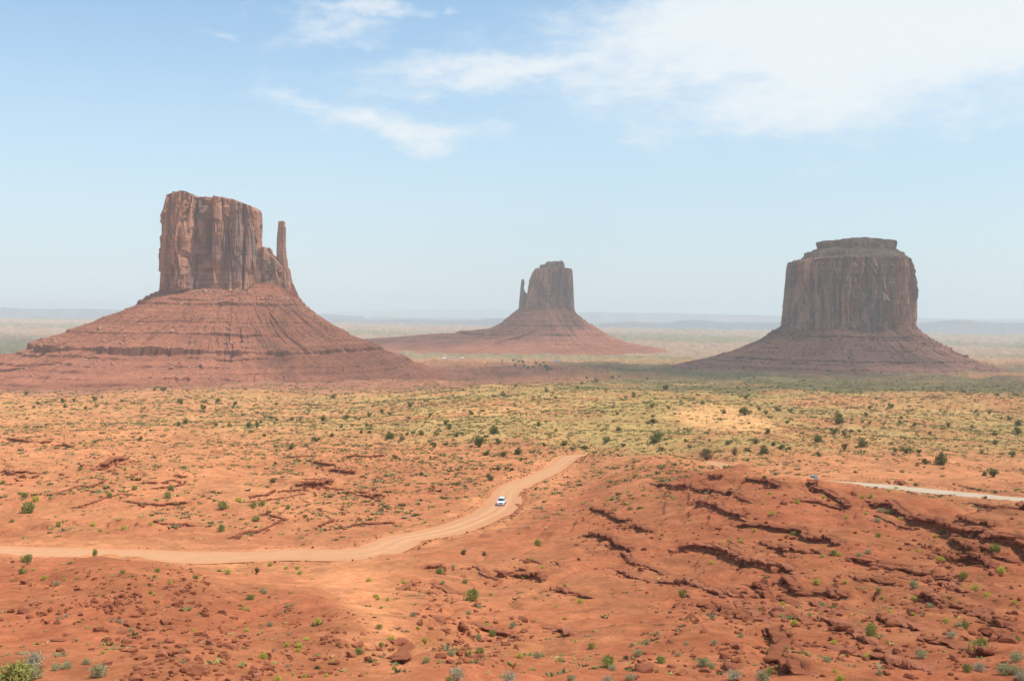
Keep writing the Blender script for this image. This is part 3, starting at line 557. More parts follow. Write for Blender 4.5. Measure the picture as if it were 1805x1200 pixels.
# ------------------------------------------------------------------ far mesas (setting)
def mesa(Y0, tops, basepy, depth, seed, colr, cliffs=.45, amp=40):
    a = prof(tops); px = np.linspace(a[0][0], a[0][-1], 420); zt = PZ(lerp(a, px), Y0); zb = PZ(basepy, Y0) - 30
    q_ = fbm2(px / 75, 0 * px, 4, seed); zt = zt + (np.floor(q_ * 3.5) / 3.5 * .35 + q_ * .65) * amp * .3
    V = []; x = PXX(px, Y0)
    for (fy, k) in ((-.55, 0.), (-.35, .18), (-.2, .42), (-.08, .62), (-.02, .93), (.02, 1.), (.5, 1.02), (1., .9), (1.3, 0.)):
        yy = Y0 + depth * fy + (fbm2(px / 28, 0 * px + 3, 4, seed + 2) * depth * .03 if fy < .4 else 0)
        V.append(np.stack([x * (yy / Y0), yy + 0 * x, zb + (zt - zb) * k], -1))
    m, t = mat('haze_tinted_mesa_rock'); pos = t.add('ShaderNodeNewGeometry').outputs['Position']; f = t.noise(pos, (.0006, .0006, .012), 1, 5, .6)
    finish(t, t.mix(f, colr, tuple(c * 1.5 for c in colr)))  # bluish airlight of the distance is put into the rock colour
    return tag(mesh_np('mesa', np.concatenate(V), grid_faces(9, len(px)), m, True), kind='structure')
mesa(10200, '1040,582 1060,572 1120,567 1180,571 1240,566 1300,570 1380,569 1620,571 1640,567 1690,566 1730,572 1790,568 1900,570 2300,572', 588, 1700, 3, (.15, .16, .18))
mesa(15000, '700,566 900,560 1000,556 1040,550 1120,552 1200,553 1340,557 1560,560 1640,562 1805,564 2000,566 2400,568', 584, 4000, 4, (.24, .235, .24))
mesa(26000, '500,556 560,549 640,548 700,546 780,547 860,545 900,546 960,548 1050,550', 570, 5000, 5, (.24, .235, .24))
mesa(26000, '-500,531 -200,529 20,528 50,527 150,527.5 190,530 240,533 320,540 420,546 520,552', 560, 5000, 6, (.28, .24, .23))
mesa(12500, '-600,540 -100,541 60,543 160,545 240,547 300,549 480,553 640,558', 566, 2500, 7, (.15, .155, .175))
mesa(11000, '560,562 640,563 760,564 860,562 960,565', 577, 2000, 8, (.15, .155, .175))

# ------------------------------------------------------------------ rocks
def cube_sphere(n):
    V, Fc = [], []
    for ax in range(3):
        for sg in (-1, 1):
            b = len(V); u = np.linspace(-1, 1, n)
            for i in u:
                for j in u:
                    p = [0, 0, 0]; p[ax] = sg; p[(ax + 1) % 3] = i; p[(ax + 2) % 3] = j * sg; V.append(p)
            for i in range(n - 1):
                for j in range(n - 1): Fc.append((b + i * n + j, b + (i + 1) * n + j, b + (i + 1) * n + j + 1, b + i * n + j + 1))
    V = np.array(V, float); key = np.round(V * 1000).astype(int); _, first, inv = np.unique(key, axis=0, return_index=True, return_inverse=True)
    return V[first], inv.ravel()[np.array(Fc)]
CSV, CSF = cube_sphere(5)
def rock_shape(seed, sx=1, sy=1, sz=1, blocky=.8):
    r_ = np.random.default_rng(seed); n = CSV / np.linalg.norm(CSV, axis=1)[:, None]
    v = n * (1 - blocky) + CSV * blocky * .8
    for _ in range(10):
        d = r_.normal(size=3); d /= np.linalg.norm(d); k = r_.uniform(.52, .86); e = np.maximum(v @ d - k, 0); v = v - e[:, None] * d * .9
    v = v * (1 + .09 * fbm3(n[:, 0] * 1.7, n[:, 1] * 1.7, n[:, 2] * 1.7, 3, seed)[:, None])
    return v * np.array([sx, sy, sz])
ROCKS = [rock_shape(100 + i, 1, random.uniform(.6, .95), random.uniform(.45, .8)) for i in range(10)] + [rock_shape(140 + i, 1, random.uniform(.6, .9), random.uniform(.22, .34)) for i in range(4)]
m, t = mat('red_rock'); oi = t.add('ShaderNodeObjectInfo').outputs['Random']; pos = t.add('ShaderNodeNewGeometry').outputs['Position']
f1 = t.noise(pos, (1, 1, 1), 1.3, 6, .65); f2 = t.noise(pos, (.4, .4, 3.5), 1, 5, .65)
c = t.mix(oi, (.30, .104, .053), (.42, .16, .086)); c = t.mix(.8, c, t.mix(f1, (.7, .66, .64), (1.25, 1.28, 1.3)), 'MULTIPLY'); c = t.mix(.5, c, t.mix(t.ramp(f2, .3, .7), (.75, .7, .7), (1.12, 1.12, 1.12)), 'MULTIPLY')
finish(t, c, bump=(t.m('ADD', f1, f2), .12, .9)); M_rock = m
m, t = mat('pale_rock'); pos = t.add('ShaderNodeNewGeometry').outputs['Position']; f1 = t.noise(pos, (1, 1, 1), 1.5, 6, .65)
finish(t, t.mix(f1, (.36, .2, .13), (.55, .36, .25)), bump=(f1, .1, .8)); M_pale = m
def merge(items):
    """items: (shape, faces, loc, scale(3), rotz, tilt)"""
    V, Fc, n = [], [], 0
    for (sv, sf, loc, sc, rz, tl) in items:
        v = sv * np.asarray(sc); ct, st_ = math.cos(tl), math.sin(tl); v = np.stack([v[:, 0], v[:, 1] * ct - v[:, 2] * st_, v[:, 1] * st_ + v[:, 2] * ct], -1)
        c_, s_ = math.cos(rz), math.sin(rz); v = np.stack([v[:, 0] * c_ - v[:, 1] * s_, v[:, 0] * s_ + v[:, 1] * c_, v[:, 2]], -1) + np.asarray(loc)
        V.append(v); Fc.append(sf + n); n += len(v)
    return np.concatenate(V), np.concatenate(Fc)
rock_list = []           # (x, y, size, shape index, flat?)
for li, (lx, ly, ls, h, lab) in enumerate(LED):
    items = []; tot = np.concatenate([[0], np.cumsum(np.hypot(np.diff(lx), np.diff(ly)))]); s_ = 0.
    r_ = np.random.default_rng(300 + li); dx, dy = np.gradient(lx), np.gradient(ly)
    while s_ < tot[-1]:
        k = s_ / tot[-1]; tp = min(1, 5 * min(k, 1 - k) + .25); hh = h * tp
        wl = r_.uniform(.5, 1.5) * (.55 + .5 * h)
        x, y = np.interp(s_, tot, lx), np.interp(s_, tot, ly); ang = math.atan2(np.interp(s_, tot, dy), np.interp(s_, tot, dx)); nx_, ny_ = -math.sin(ang), math.cos(ang)
        up = float(H(np.array([x + nx_ * 1.3]), np.array([y + ny_ * 1.3]))[0]); dn = float(H(np.array([x - nx_ * 1.3]), np.array([y - ny_ * 1.3]))[0]); hf = max(.25, up - dn)
        if True:
            nl = 2 if hf > .9 else 1
            for q in range(nl):      # stacked beds, the upper one overhanging
                th_ = hf / nl * r_.uniform(.85, 1.15); dp = r_.uniform(.5, 1.0) * (.7 + .35 * h); o = -.15 + r_.uniform(-.28, .12) + (-.32 if q == nl - 1 else .1)
                zc = up + .04 - th_ * .5 - (nl - 1 - q) * hf / nl + r_.uniform(-.12, .05)
                items.append((ROCKS[r_.integers(0, 10)], CSF, (x + nx_ * (o + dp * .45), y + ny_ * (o + dp * .45), zc), (wl * .85, dp * 1.15, th_ * .66), ang + r_.uniform(-.2, .2), r_.uniform(-.08, .08)))
        s_ += wl * r_.uniform(.75, 1.1)
        for _ in range(r_.poisson(1.1)):
            dd = abs(r_.normal()) * (1.5 + 1.6 * h) + .6; a_ = r_.uniform(-1.5, 1.5)
            rock_list.append((x - nx_ * dd + math.cos(ang) * a_, y - ny_ * dd + math.sin(ang) * a_, float(np.clip(r_.lognormal(-1.45, .55), .1, .95)) * (.7 + .3 * h), int(r_.integers(0, 14)), 'ledge'))
    if items:
        V, Fc = merge(items); o = V.mean(0); ob = mesh_np('rock_ledge', V - o, Fc, M_rock, False); ob.location = o
        tag(ob, lab, 'rock ledge', {LAB_R: 'small ledges of the right slope', LAB_L: 'small rock benches left of the road', LAB_C: 'small ledges below the road bend'}.get(lab, 'ledges of red rock breaking out of the slopes'))

BOULDERS = '20,1079,18 42,1081,26 52,1090,18 88,1077,12 102,1090,18 141,1085,13 82,1099,14 101,1099,19 131,1100,8 172,1113,25 186,1113,14 187,1130,21 220,1133,28 207,1128,15 116,1120,20 104,1148,18 160,1145,14 186,1172,26 256,1142,22 273,1140,20 298,1133,22 330,1150,20 250,1162,24 280,1165,22 290,1099,26 303,1110,22 258,1112,16 200,1044,18 196,1024,10 276,1062,16 306,1067,16 335,1064,22 318,1070,14 310,1047,14 340,1047,14 350,1120,22 386,1140,20 402,1160,18 430,1173,14 306,1188,24 270,1194,16 335,1182,20 22,991,9 40,999,10 42,1029,18 512,1162,14 560,1160,15 571,1162,13 533,1174,10 565,1187,16 594,1190,12 637,1192,18 612,1163,8 355,1140,18 372,1152,14 315,1140,16 325,1165,15 300,1155,16 345,1132,16 262,1128,12 285,1148,14 240,1120,12 210,1090,12 222,1096,10 232,1087,12 216,1076,14 205,1068,12 195,1082,10 226,1064,9 245,1100,12 252,1082,10 268,1084,11 146,1092,8 118,1076,7 175,1004,8 262,1030,12 240,1022,9 255,1015,8 296,1012,9 315,1010,10 320,1024,9 290,1038,11 330,1038,12 1578,984,10 1600,960,14 1622,960,12 1640,965,14 1655,970,14 1668,978,12 1690,978,14 1705,985,12 1720,990,10 1640,985,14 1655,992,10 1612,985,11 1625,1000,12 1675,1000,14 1648,1018,14 1640,1026,14 1662,1025,12 1750,1012,18 1765,1015,14 1700,1050,9 1735,1040,9 1690,1015,14 1780,1082,16 1792,1083,16 1562,1060,7 1571,1028,12 1382,890,18 1372,894,10 1395,886,10 1745,922,10 1733,921,7 1785,915,12 1590,1112,9 1480,1085,16 1462,1090,14 1452,1095,12 1405,1070,8 1390,980,10 1395,962,9 1382,968,10 1507,940,9 1330,955,6 1160,995,5 1215,990,6'
SLABS = '100,1130,38 447,1188,36 367,1134,27 493,1082,17 530,1080,17 512,1072,11 527,1180,18 671,1158,20 430,1044,12 412,1043,14 1005,1168,9 790,1110,12 812,1112,14 880,1128,14 900,1130,16 860,1140,14 892,1142,12 870,1150,12 915,1126,12 745,1055,12 760,1060,14 772,1066,12 785,1050,12 798,1062,12'
PALE = '570,1128,16 597,1135,11 582,1132,10 20,838,14 40,842,16 60,842,14 30,848,12 108,838,12 118,842,11 470,1085,10'
tb = lambda s: np.array(P(s))
def place(arr, fn=None): return hit(arr[:, 0], arr[:, 1], fn or H)
uniq_rock = {}
for s, kind in ((BOULDERS, 'boulder'), (SLABS, 'slab'), (PALE, 'pale')):
    a = tb(s); x, y = place(a)
    for i in range(len(a)):
        w_ = a[i, 2] * y[i] / F / 2 * .95; rock_list.append((x[i], y[i] + w_ * .3, w_ * 1.0, int(rng.integers(10, 14) if kind == 'slab' else rng.integers(0, 10)), kind))
        uniq_rock[(int(a[i, 0]), int(a[i, 1]))] = len(rock_list) - 1
UNIQ_ROCK = {(172, 1113): 'dark angular boulder near the lower left, above the square pale boulder', (187, 1130): 'squarish boulder at the lower left just below the dark angular one', (220, 1133): 'wide flat faced boulder at the lower left, right of the square one', (186, 1172): 'rounded isolated boulder near the bottom left beside grey shrubs',
 (42, 1081): 'lumpy boulder cluster head at the far lower left', (100, 1130): 'broad smooth slab half buried at the lower left', (447, 1188): 'long tilted slab at the bottom, left of the sandy wash', (367, 1134): 'smooth pinkish slab among the boulders left of the wash', (1382, 890): 'dark knobby boulder on the red ridge below the crest'}
# loose rock on the slopes, thicker where the photograph is stony
def scatter(n, poly, s0, s1, tagk, spread=.6):
    a = np.array(P(poly)); lo, hi = a.min(0), a.max(0); pts = []
    while len(pts) < n:
        p = rng.uniform(lo, hi, (n * 3, 2)); ins = np.zeros(len(p), bool); j = len(a) - 1
        for i in range(len(a)):
            cnd = ((a[i, 1] > p[:, 1]) != (a[j, 1] > p[:, 1])) & (p[:, 0] < (a[j, 0] - a[i, 0]) * (p[:, 1] - a[i, 1]) / (a[j, 1] - a[i, 1] + 1e-9) + a[i, 0]); ins ^= cnd; j = i
        cl = fbm2(p[:, 0] / 28, p[:, 1] / 20, 3, 77) > rng.uniform(-spread, spread, len(p)); pts += list(p[ins & cl])
    p = np.array(pts[:n]); x, y = hit(p[:, 0], p[:, 1], H, n=900)
    for i in range(n): rock_list.append((x[i], y[i], float(np.clip(rng.lognormal(math.log(s0), .5), s0 * .4, s1)), int(rng.integers(0, 14)), tagk))
scatter(520, '150,1060 330,1000 420,1040 470,1120 480,1200 200,1200 220,1120', .17, .6, 'slope')
scatter(260, '0,1000 260,985 330,1000 180,1080 0,1110', .13, .4, 'slope')
scatter(160, '480,1060 640,1080 680,1180 470,1200', .14, .4, 'slope')
scatter(260, '740,1040 830,1040 960,1130 900,1170 780,1170 730,1100', .16, .5, 'slope')
scatter(420, '1180,1000 1805,920 1805,1200 1300,1200', .16, .55, 'slope')
scatter(260, '1150,1050 1350,1060 1400,1200 1100,1200', .1, .3, 'slope')
scatter(240, '1000,900 1150,860 1480,880 1500,960 1100,990', .2, .6, 'slope')
scatter(300, '540,840 720,870 760,920 560,945 420,930', .25, .7, 'slope')
scatter(220, '0,770 330,790 340,850 0,860', .3, .9, 'slope')
scatter(260, '540,790 760,790 800,880 560,870', .3, .8, 'slope')
scatter(110, '880,870 960,835 1050,800 1000,800 900,850', .25, .55, 'slope')
for sgn in (1, -1):     # stones along the road edges
    for i in range(60, len(RX) - 40):
        if rng.random() < .55:
            dx, dy = RX[i + 1] - RX[i - 1], RY[i + 1] - RY[i - 1]; L = math.hypot(dx, dy); e = RW[i] + rng.uniform(.8, 2.4)
            rock_list.append((RX[i] - sgn * dy / L * e, RY[i] + sgn * dx / L * e, float(rng.uniform(.12, .38)), int(rng.integers(0, 14)), 'road'))
_x, _y = np.array([q[0] for q in rock_list]), np.array([q[1] for q in rock_list]); _d, _i = road_near(_x, _y); _ok = _d > RW[_i] + .4
uniq_rock = {k: int(_ok[:v].sum()) for k, v in uniq_rock.items() if _ok[v]}; rock_list = [q for q, o_ in zip(rock_list, _ok) if o_]
rx = np.array([q[0] for q in rock_list]); ry = np.array([q[1] for q in rock_list]); rz_ = H(rx, ry); rs = np.array([q[2] for q in rock_list])
appar = rs / ry; inpic = (np.abs(rx / ry) < .48) & (ry > 50); order = np.argsort(-appar * inpic)
uq = {v: UNIQ_ROCK[k] for k, v in uniq_rock.items() if k in UNIQ_ROCK}
chosen = list(dict.fromkeys(list(uq) + list(order)))[:296]; cs = set(chosen)
rmesh = []
for i, v in enumerate(ROCKS):
    o = mesh_np('boulder', v, CSF, M_rock, False); rmesh.append(o.data); bpy.data.objects.remove(o)
pmesh = [me.copy() for me in rmesh[:10]]
for me in pmesh: me.materials.clear(); me.materials.append(M_pale)
def zone(x, y):
    px = CX + F * x / y
    if y > 230: return 0 if px < 900 else 1
    return 2 if px < 720 else (3 if px < 1100 else 4)
RZONE = ['reddish stone lying on the sandy ground above the dirt road', 'reddish stone lying beside the road curve or on the ridge beyond it', 'reddish brown boulder among many on the slope below the road at the lower left', 'reddish slab or stone beside the sandy wash at the bottom', 'reddish boulder fallen from the ledges on the right hand slope']
RGRP = ['stones on the sand above the road', 'stones by the road curve', 'boulders on the lower left slope', 'stones beside the wash', 'boulders below the right hand ledges']
rest = []
for i, (x, y, s, sh, kd) in enumerate(rock_list):
    rz0 = rng.uniform(0, 6.28); tl = rng.uniform(-.25, .25); zz = rz_[i] + s * (.18 if sh < 10 else .08)
    if i in cs:
        me = pmesh[sh % 10] if kd == 'pale' else rmesh[sh]
        o = bpy.data.objects.new('boulder', me); C.objects.link(o); o.location = (x, y, zz); o.scale = (s, s, s); o.rotation_euler = (tl, rng.uniform(-.15, .15), rz0); k = zone(x, y)
        if i in uq: tag(o, uq[i], 'boulder')
        elif kd == 'pale': tag(o, 'pale buff stone lying among the darker red stones', 'boulder', 'pale stones')
        else: tag(o, RZONE[k], 'boulder', RGRP[k])
    else: rest.append((ROCKS[sh], CSF, (x, y, zz), (s, s, s), rz0, tl))
V, Fc = merge(rest); tag(mesh_np('rubble', V, Fc, M_rock, False), 'loose small red stones strewn over the slopes and under the ledges', 'rubble', None, 'stuff')
# rubble on the talus slopes of the buttes
dg = bpy.context.evaluated_depsgraph_get()
def talus_rocks(root, part, n, s0, s1, m, seed, ylim):
    r_ = np.random.default_rng(seed); me = part.data; k = len(me.vertices); co_ = np.empty(k * 3, np.float32); me.vertices.foreach_get('co', co_); co_ = co_.reshape(-1, 3)
    idx = np.nonzero(co_[:, 1] < ylim)[0]; cl = fbm2(co_[idx, 0] / 55, co_[idx, 1] / 40 + co_[idx, 2] / 30, 3, seed); idx = idx[cl > r_.uniform(-.5, .7, len(idx))]
    idx = r_.choice(idx, n, replace=False); it = []
    for i in idx:
        s = float(np.clip(r_.lognormal(math.log(s0), .5), s0 * .5, s1)); it.append((ROCKS[r_.integers(0, 10)][:, :], CSF, co_[i] + (0, 0, s * .2), (s, s, s), r_.uniform(0, 6), r_.uniform(-.3, .3)))
    V, Fc = merge(it); o = mesh_np('scree', V, Fc, m, False, root); o['kind'] = 'stuff'; return keep(o)
m, t = mat('scree_rock'); pos = t.add('ShaderNodeNewGeometry').outputs['Position']; f1 = t.noise(pos, (.09, .09, .09), 1, 3, .6)
finish(t, t.mix(t.ramp(f1, .35, .65), (.33, .125, .072), (.58, .34, .22))); M_scr = m
ch = lambda r, nm: [c for c in r.children if c.name.startswith(nm)][0]
talus_rocks(bw, ch(bw, 'talus_slope'), 4500, 1.1, 4.6, M_scr, 5, YW + 20)
talus_rocks(bm, ch(bm, 'talus_slope'), 2600, 1.3, 5.5, M_talM, 6, YM + 20)
talus_rocks(be, ch(be, 'talus_slope'), 900, 1.6, 6, M_scr, 7, YE + 20)

# ------------------------------------------------------------------ plants
def leaf_mat(name, ca, cb, cc=None):
    m, t = mat(name); oi = t.add('ShaderNodeObjectInfo').outputs['Random']; pos = t.add('ShaderNodeNewGeometry').outputs['Position']
    f = t.noise(pos, (1, 1, 1), 1.6, 3, .6); f2 = t.noise(pos, (1, 1, 1), .23, 2, .6)
    c = t.mix(t.ramp(f, .3, .7), ca, cb); c = t.mix(t.m('MULTIPLY', oi, .5), c, cc or tuple(v * .75 for v in cb)); c = t.mix(.6, c, t.mix(f2, (.75, .78, .8), (1.25, 1.2, 1.1)), 'MULTIPLY')
    d = t.add('ShaderNodeBsdfDiffuse', {0: c, 1: .5}); tr = t.add('ShaderNodeBsdfTranslucent', {0: c}); mx = t.add('ShaderNodeMixShader', {0: .22, 1: d.outputs[0], 2: tr.outputs[0]})
    t.l.new(mx.outputs[0], t.out.inputs[0]); return m
M_jun = leaf_mat('juniper_leaves', (.15, .175, .055), (.26, .28, .085), (.28, .25, .10))
M_dry = leaf_mat('dry_twigs', (.13, .095, .055), (.22, .16, .085))
M_green = leaf_mat('green_leaves', (.25, .27, .075), (.40, .41, .115), (.42, .39, .13))
M_yel = leaf_mat('yellow_green_leaves', (.52, .48, .09), (.72, .64, .13), (.62, .62, .13))
M_sage = leaf_mat('sage_leaves', (.36, .34, .18), (.54, .50, .29), (.50, .48, .22))
M_pale_b = leaf_mat('pale_flowers', (.42, .40, .26), (.58, .55, .40))
M_bark = mat('bark'); finish(M_bark[1], (.10, .07, .05)); M_bark = M_bark[0]
def leaves(r_, cen, rad, n, size, up=0.0, thin=.45):
    """n small leaf faces spread through an ellipsoid, denser towards its outside"""
    d = r_.normal(size=(n, 3)); d /= np.linalg.norm(d, axis=1)[:, None]; p = np.asarray(cen) + d * np.asarray(rad) * (r_.uniform(.25, 1, n) ** .5)[:, None]
    a = r_.normal(size=(n, 3)) + d * .6; a[:, 2] += up; a /= np.linalg.norm(a, axis=1)[:, None]; b = np.cross(a, r_.normal(size=(n, 3))); b /= np.linalg.norm(b, axis=1)[:, None]
    s = (size * r_.uniform(.6, 1.4, n))[:, None]
    V = np.stack([p - a * s, p + b * s * thin, p + a * s, p - b * s * thin], 1).reshape(-1, 3); return V, np.arange(n * 4).reshape(-1, 4)
def tube(p0, p1, r0, r1, k=6):
    p0, p1 = np.array(p0, float), np.array(p1, float); a = p1 - p0; a /= np.linalg.norm(a); b = np.cross(a, [.3, .9, .2]); b /= np.linalg.norm(b); c_ = np.cross(a, b); V = []
    for p, r_ in ((p0, r0), (p1, r1)):
        for i in range(k): V.append(p + (b * math.cos(6.2832 * i / k) + c_ * math.sin(6.2832 * i / k)) * r_)
    return np.array(V), np.array([(i, (i + 1) % k, k + (i + 1) % k, k + i) for i in range(k)])
def join(parts):
    V, Fc, n = [], [], 0
    for v, f in parts: V.append(v); Fc.append(f + n); n += len(v)
    return np.concatenate(V), np.concatenate(Fc)
def as_mesh(name, VF, m):
    o = mesh_np(name, VF[0], VF[1], m); me = o.data; bpy.data.objects.remove(o); return me
def juniper(seed, sparse=False):      # unit: about 1 m wide; scaled later
    r_ = np.random.default_rng(seed); cr, tr = [], []
    n = r_.integers(8, 13)
    for i in range(n):
        a = r_.uniform(0, 6.28); d = r_.uniform(.05, .42); z = r_.uniform(.16, .66) * (1.05 - .6 * d); q = (math.cos(a) * d, math.sin(a) * d, z)
        cr.append(leaves(r_, q, np.array([.2, .2, .19]) * r_.uniform(.6, 1.2), 50 if sparse else 130, .042, .5)); tr.append(tube((0, 0, .02), q, .03, .008, 5))
    tr.append(tube((.01, 0, -.15), (-.01, .01, .3), .05, .03, 6)); VF = join(cr); VF[0][:, 2] = np.maximum(VF[0][:, 2], .0)
    return as_mesh('crown', VF, M_dry if sparse else M_jun), as_mesh('trunk', join(tr), M_bark)
JUN = [juniper(900 + i) for i in range(5)]; DEAD = [juniper(950 + i, True) for i in range(2)]
def bush(seed, m, n=420, tall=.42, leafs=.045, lobes=6, up=1.2):
    r_ = np.random.default_rng(seed); ps = []
    for i in range(lobes):
        a = r_.uniform(0, 6.28); d = r_.uniform(.0, .25); ps.append(leaves(r_, (math.cos(a) * d, math.sin(a) * d, tall * r_.uniform(.35, .6)), np.array([.28, .28, tall * .55]) * r_.uniform(.7, 1.15), n // lobes, leafs * 1.5, up, .34))
    VF = join(ps); VF[0][:, 2] = np.maximum(VF[0][:, 2], -.02); return as_mesh('shrub', VF, m)
BUSH = {'g': [bush(20 + i, M_green, 460, .52) for i in range(3)], 'y': [bush(30 + i, M_yel, 380, .46, .045, 5, 1.0) for i in range(3)], 's': [bush(40 + i, M_sage, 520, .50, .04, 7) for i in range(3)], 'p': [bush(50 + i, M_pale_b, 520, .55, .036, 7) for i in range(2)], 'd': [bush(60 + i, M_dry, 320, .55, .05, 5) for i in range(2)], 't': [bush(70, M_green, 620, .95, .045, 9, 1.6)]}
JPOS = '360,710,10 357,722,11 385,708,12 374,700,5 415,713,9 411,718,6 475,703,5 487,713,7 587,702,12 570,742,13 610,739,12 627,739,6 632,740,6 651,735,11 673,728,10 688,732,10 616,727,5 600,728,5 488,741,9 515,741,9 507,742,7 529,740,6 439,753,12 452,750,9 460,746,7 442,762,8 454,754,8 404,751,10 381,751,9 483,745,5 601,754,7 622,751,8 647,751,8 655,752,6 637,764,8 652,763,7 586,770,9 686,773,19 512,792,11 466,769,7 557,778,14 695,808,10 485,818,7 481,850,11 166,706,11 180,702,8 111,709,11 115,718,8 130,708,8 151,721,8 169,717,8 66,713,8 81,711,7 47,696,10 60,719,6 319,712,12 290,689,12 273,688,6 215,708,7 249,727,6 247,776,10 313,750,11 328,747,12 723,717,11 830,731,11 850,726,9 758,735,7 720,738,8 786,748,11 792,756,12 769,768,10 804,769,13 742,767,11 709,775,11 718,767,8 728,764,9 764,789,13 871,764,20 845,788,25 878,782,15 831,788,7 950,750,11 980,760,7 994,785,13 959,787,9 1010,793,9 1032,793,14 914,801,15 886,804,15 858,802,13 871,805,7 918,812,8 903,829,9 878,829,9 863,847,15 805,855,10 945,863,8 742,838,11 759,807,6 870,700,9 887,699,10 1314,732,20 1339,722,9 1350,730,10 1370,725,13 1393,726,12 1316,703,9 1238,712,9 1276,729,11 1478,746,24 1470,765,16 1488,767,11 1441,779,20 1388,746,7 1354,763,12 1283,783,15 1209,779,9 1251,777,7 1333,782,13 1364,786,12 1376,792,15 1391,792,9 1346,798,21 1380,803,5 1443,804,13 1247,799,16 1315,795,11 1347,846,9 1502,762,9 1515,762,10 1598,798,22 1632,818,15 1661,819,27 1752,840,20 1736,838,13 1785,805,15 1794,765,17 1752,767,11 1672,752,10 1612,751,9 1587,747,9 1569,720,12 1533,720,8 1527,733,9 1533,747,8 1520,745,7 1501,740,7 1589,738,7 1730,800,8 1754,783,10 1714,755,9 1640,765,7 1796,749,14 1779,740,10 1745,729,7 1720,727,8 1759,697,7 1520,787,18 1620,799,12 1578,796,10 1069,780,15 1100,787,10 1090,759,11 1089,731,9 1157,779,26 1167,795,11 1153,746,13 1142,747,11 1149,719,12 1178,721,8 1150,735,8 1050,674,10 1026,677,8 1045,674,6 1034,667,5 1018,686,8 964,691,8 910,681,5 1141,669,7 1117,695,7 1117,701,8 1175,687,12 1091,664,4 1079,667,9 905,637,6 915,638,6 922,640,7 908,644,6 924,646,6 931,650,6 945,642,8 952,645,7 962,647,7 965,653,9 972,652,5 940,648,5 958,640,5 885,638,4 860,641,4 990,650,4 1009,654,4 1060,655,4'
DPOS = '1489,794,19 1246,811,27 1295,803,17 1616,822,10 451,1012,17'
JUNIQ = {(845, 788): 'largest dark green juniper on the sand just left of the road top, double crowned', (871, 764): 'round juniper just above the double crowned juniper near the road top', (1032, 793): 'round juniper immediately beyond the far end of the visible road', (1661, 819): 'large juniper alone on the bare sand slope at the right', (1314, 732): 'wide dark juniper at the edge of the pale sand patch', (1441, 779): 'dense round juniper right of centre above the bare sand slope', (1478, 746): 'broad straggly juniper at the right between sand patch and right butte', (764, 789): 'compact round juniper left of the double crowned juniper', (1157, 779): 'wide low juniper left of the pale sand patch', (686, 773): 'low spreading juniper at the left end of the yellow grass'}
a = tb(JPOS); jx, jy = place(a); jz = H(jx, jy)
for i in range(len(a)):
    wd = a[i, 2] * jy[i] / F * 1.12; key = (int(a[i, 0]), int(a[i, 1])); px = a[i, 0]
    if jy[i] > 1150: lab, grp = 'tiny dark tree in the valley between the buttes', 'far trees in the valley'
    elif px < 560: lab, grp = 'small dark green juniper on the red flats below the left butte', 'junipers below the left butte'
    elif px < 1120: lab, grp = 'dark green juniper scattered on the yellow grassy sand in the middle', 'junipers on the grassy sand'
    else: lab, grp = 'dark green juniper scattered on the plain below the right butte', 'junipers below the right butte'
    lab = JUNIQ.get(key, lab)
    o = thing('juniper_tree', (jx[i], jy[i], jz[i] - .03 * wd), lab, 'juniper', grp, rng.uniform(0, 6.28)); o.scale = (wd * rng.uniform(.85, 1.2), wd * rng.uniform(.85, 1.2), wd * rng.uniform(.72, 1.1))
    cr, tr = JUN[i % 5]
    for me, nm in ((cr, 'crown'), (tr, 'trunk')):
        p = bpy.data.objects.new(nm, me); C.objects.link(p); p.parent = o
a = tb(DPOS); x, y = place(a); z = H(x, y)
DL = ['straggly half dead juniper with bare branches on the sand at the right', 'large brown leafless bush below the pale sand patch', 'sparse brown tree with thin branches left of the sand slope', 'small bare bush beside the large lone juniper on the sand slope', 'dry brown bush just below the road at the left']
for i in range(len(a)):
    wd = a[i, 2] * y[i] / F; o = thing('dry_bush', (x[i], y[i], z[i]), DL[i], 'dry bush', None, i * 1.3); o.scale = (wd, wd, wd)
    for me, nm in zip(DEAD[i % 2], ('crown', 'trunk')):
        p = bpy.data.objects.new(nm, me); C.objects.link(p); p.parent = o
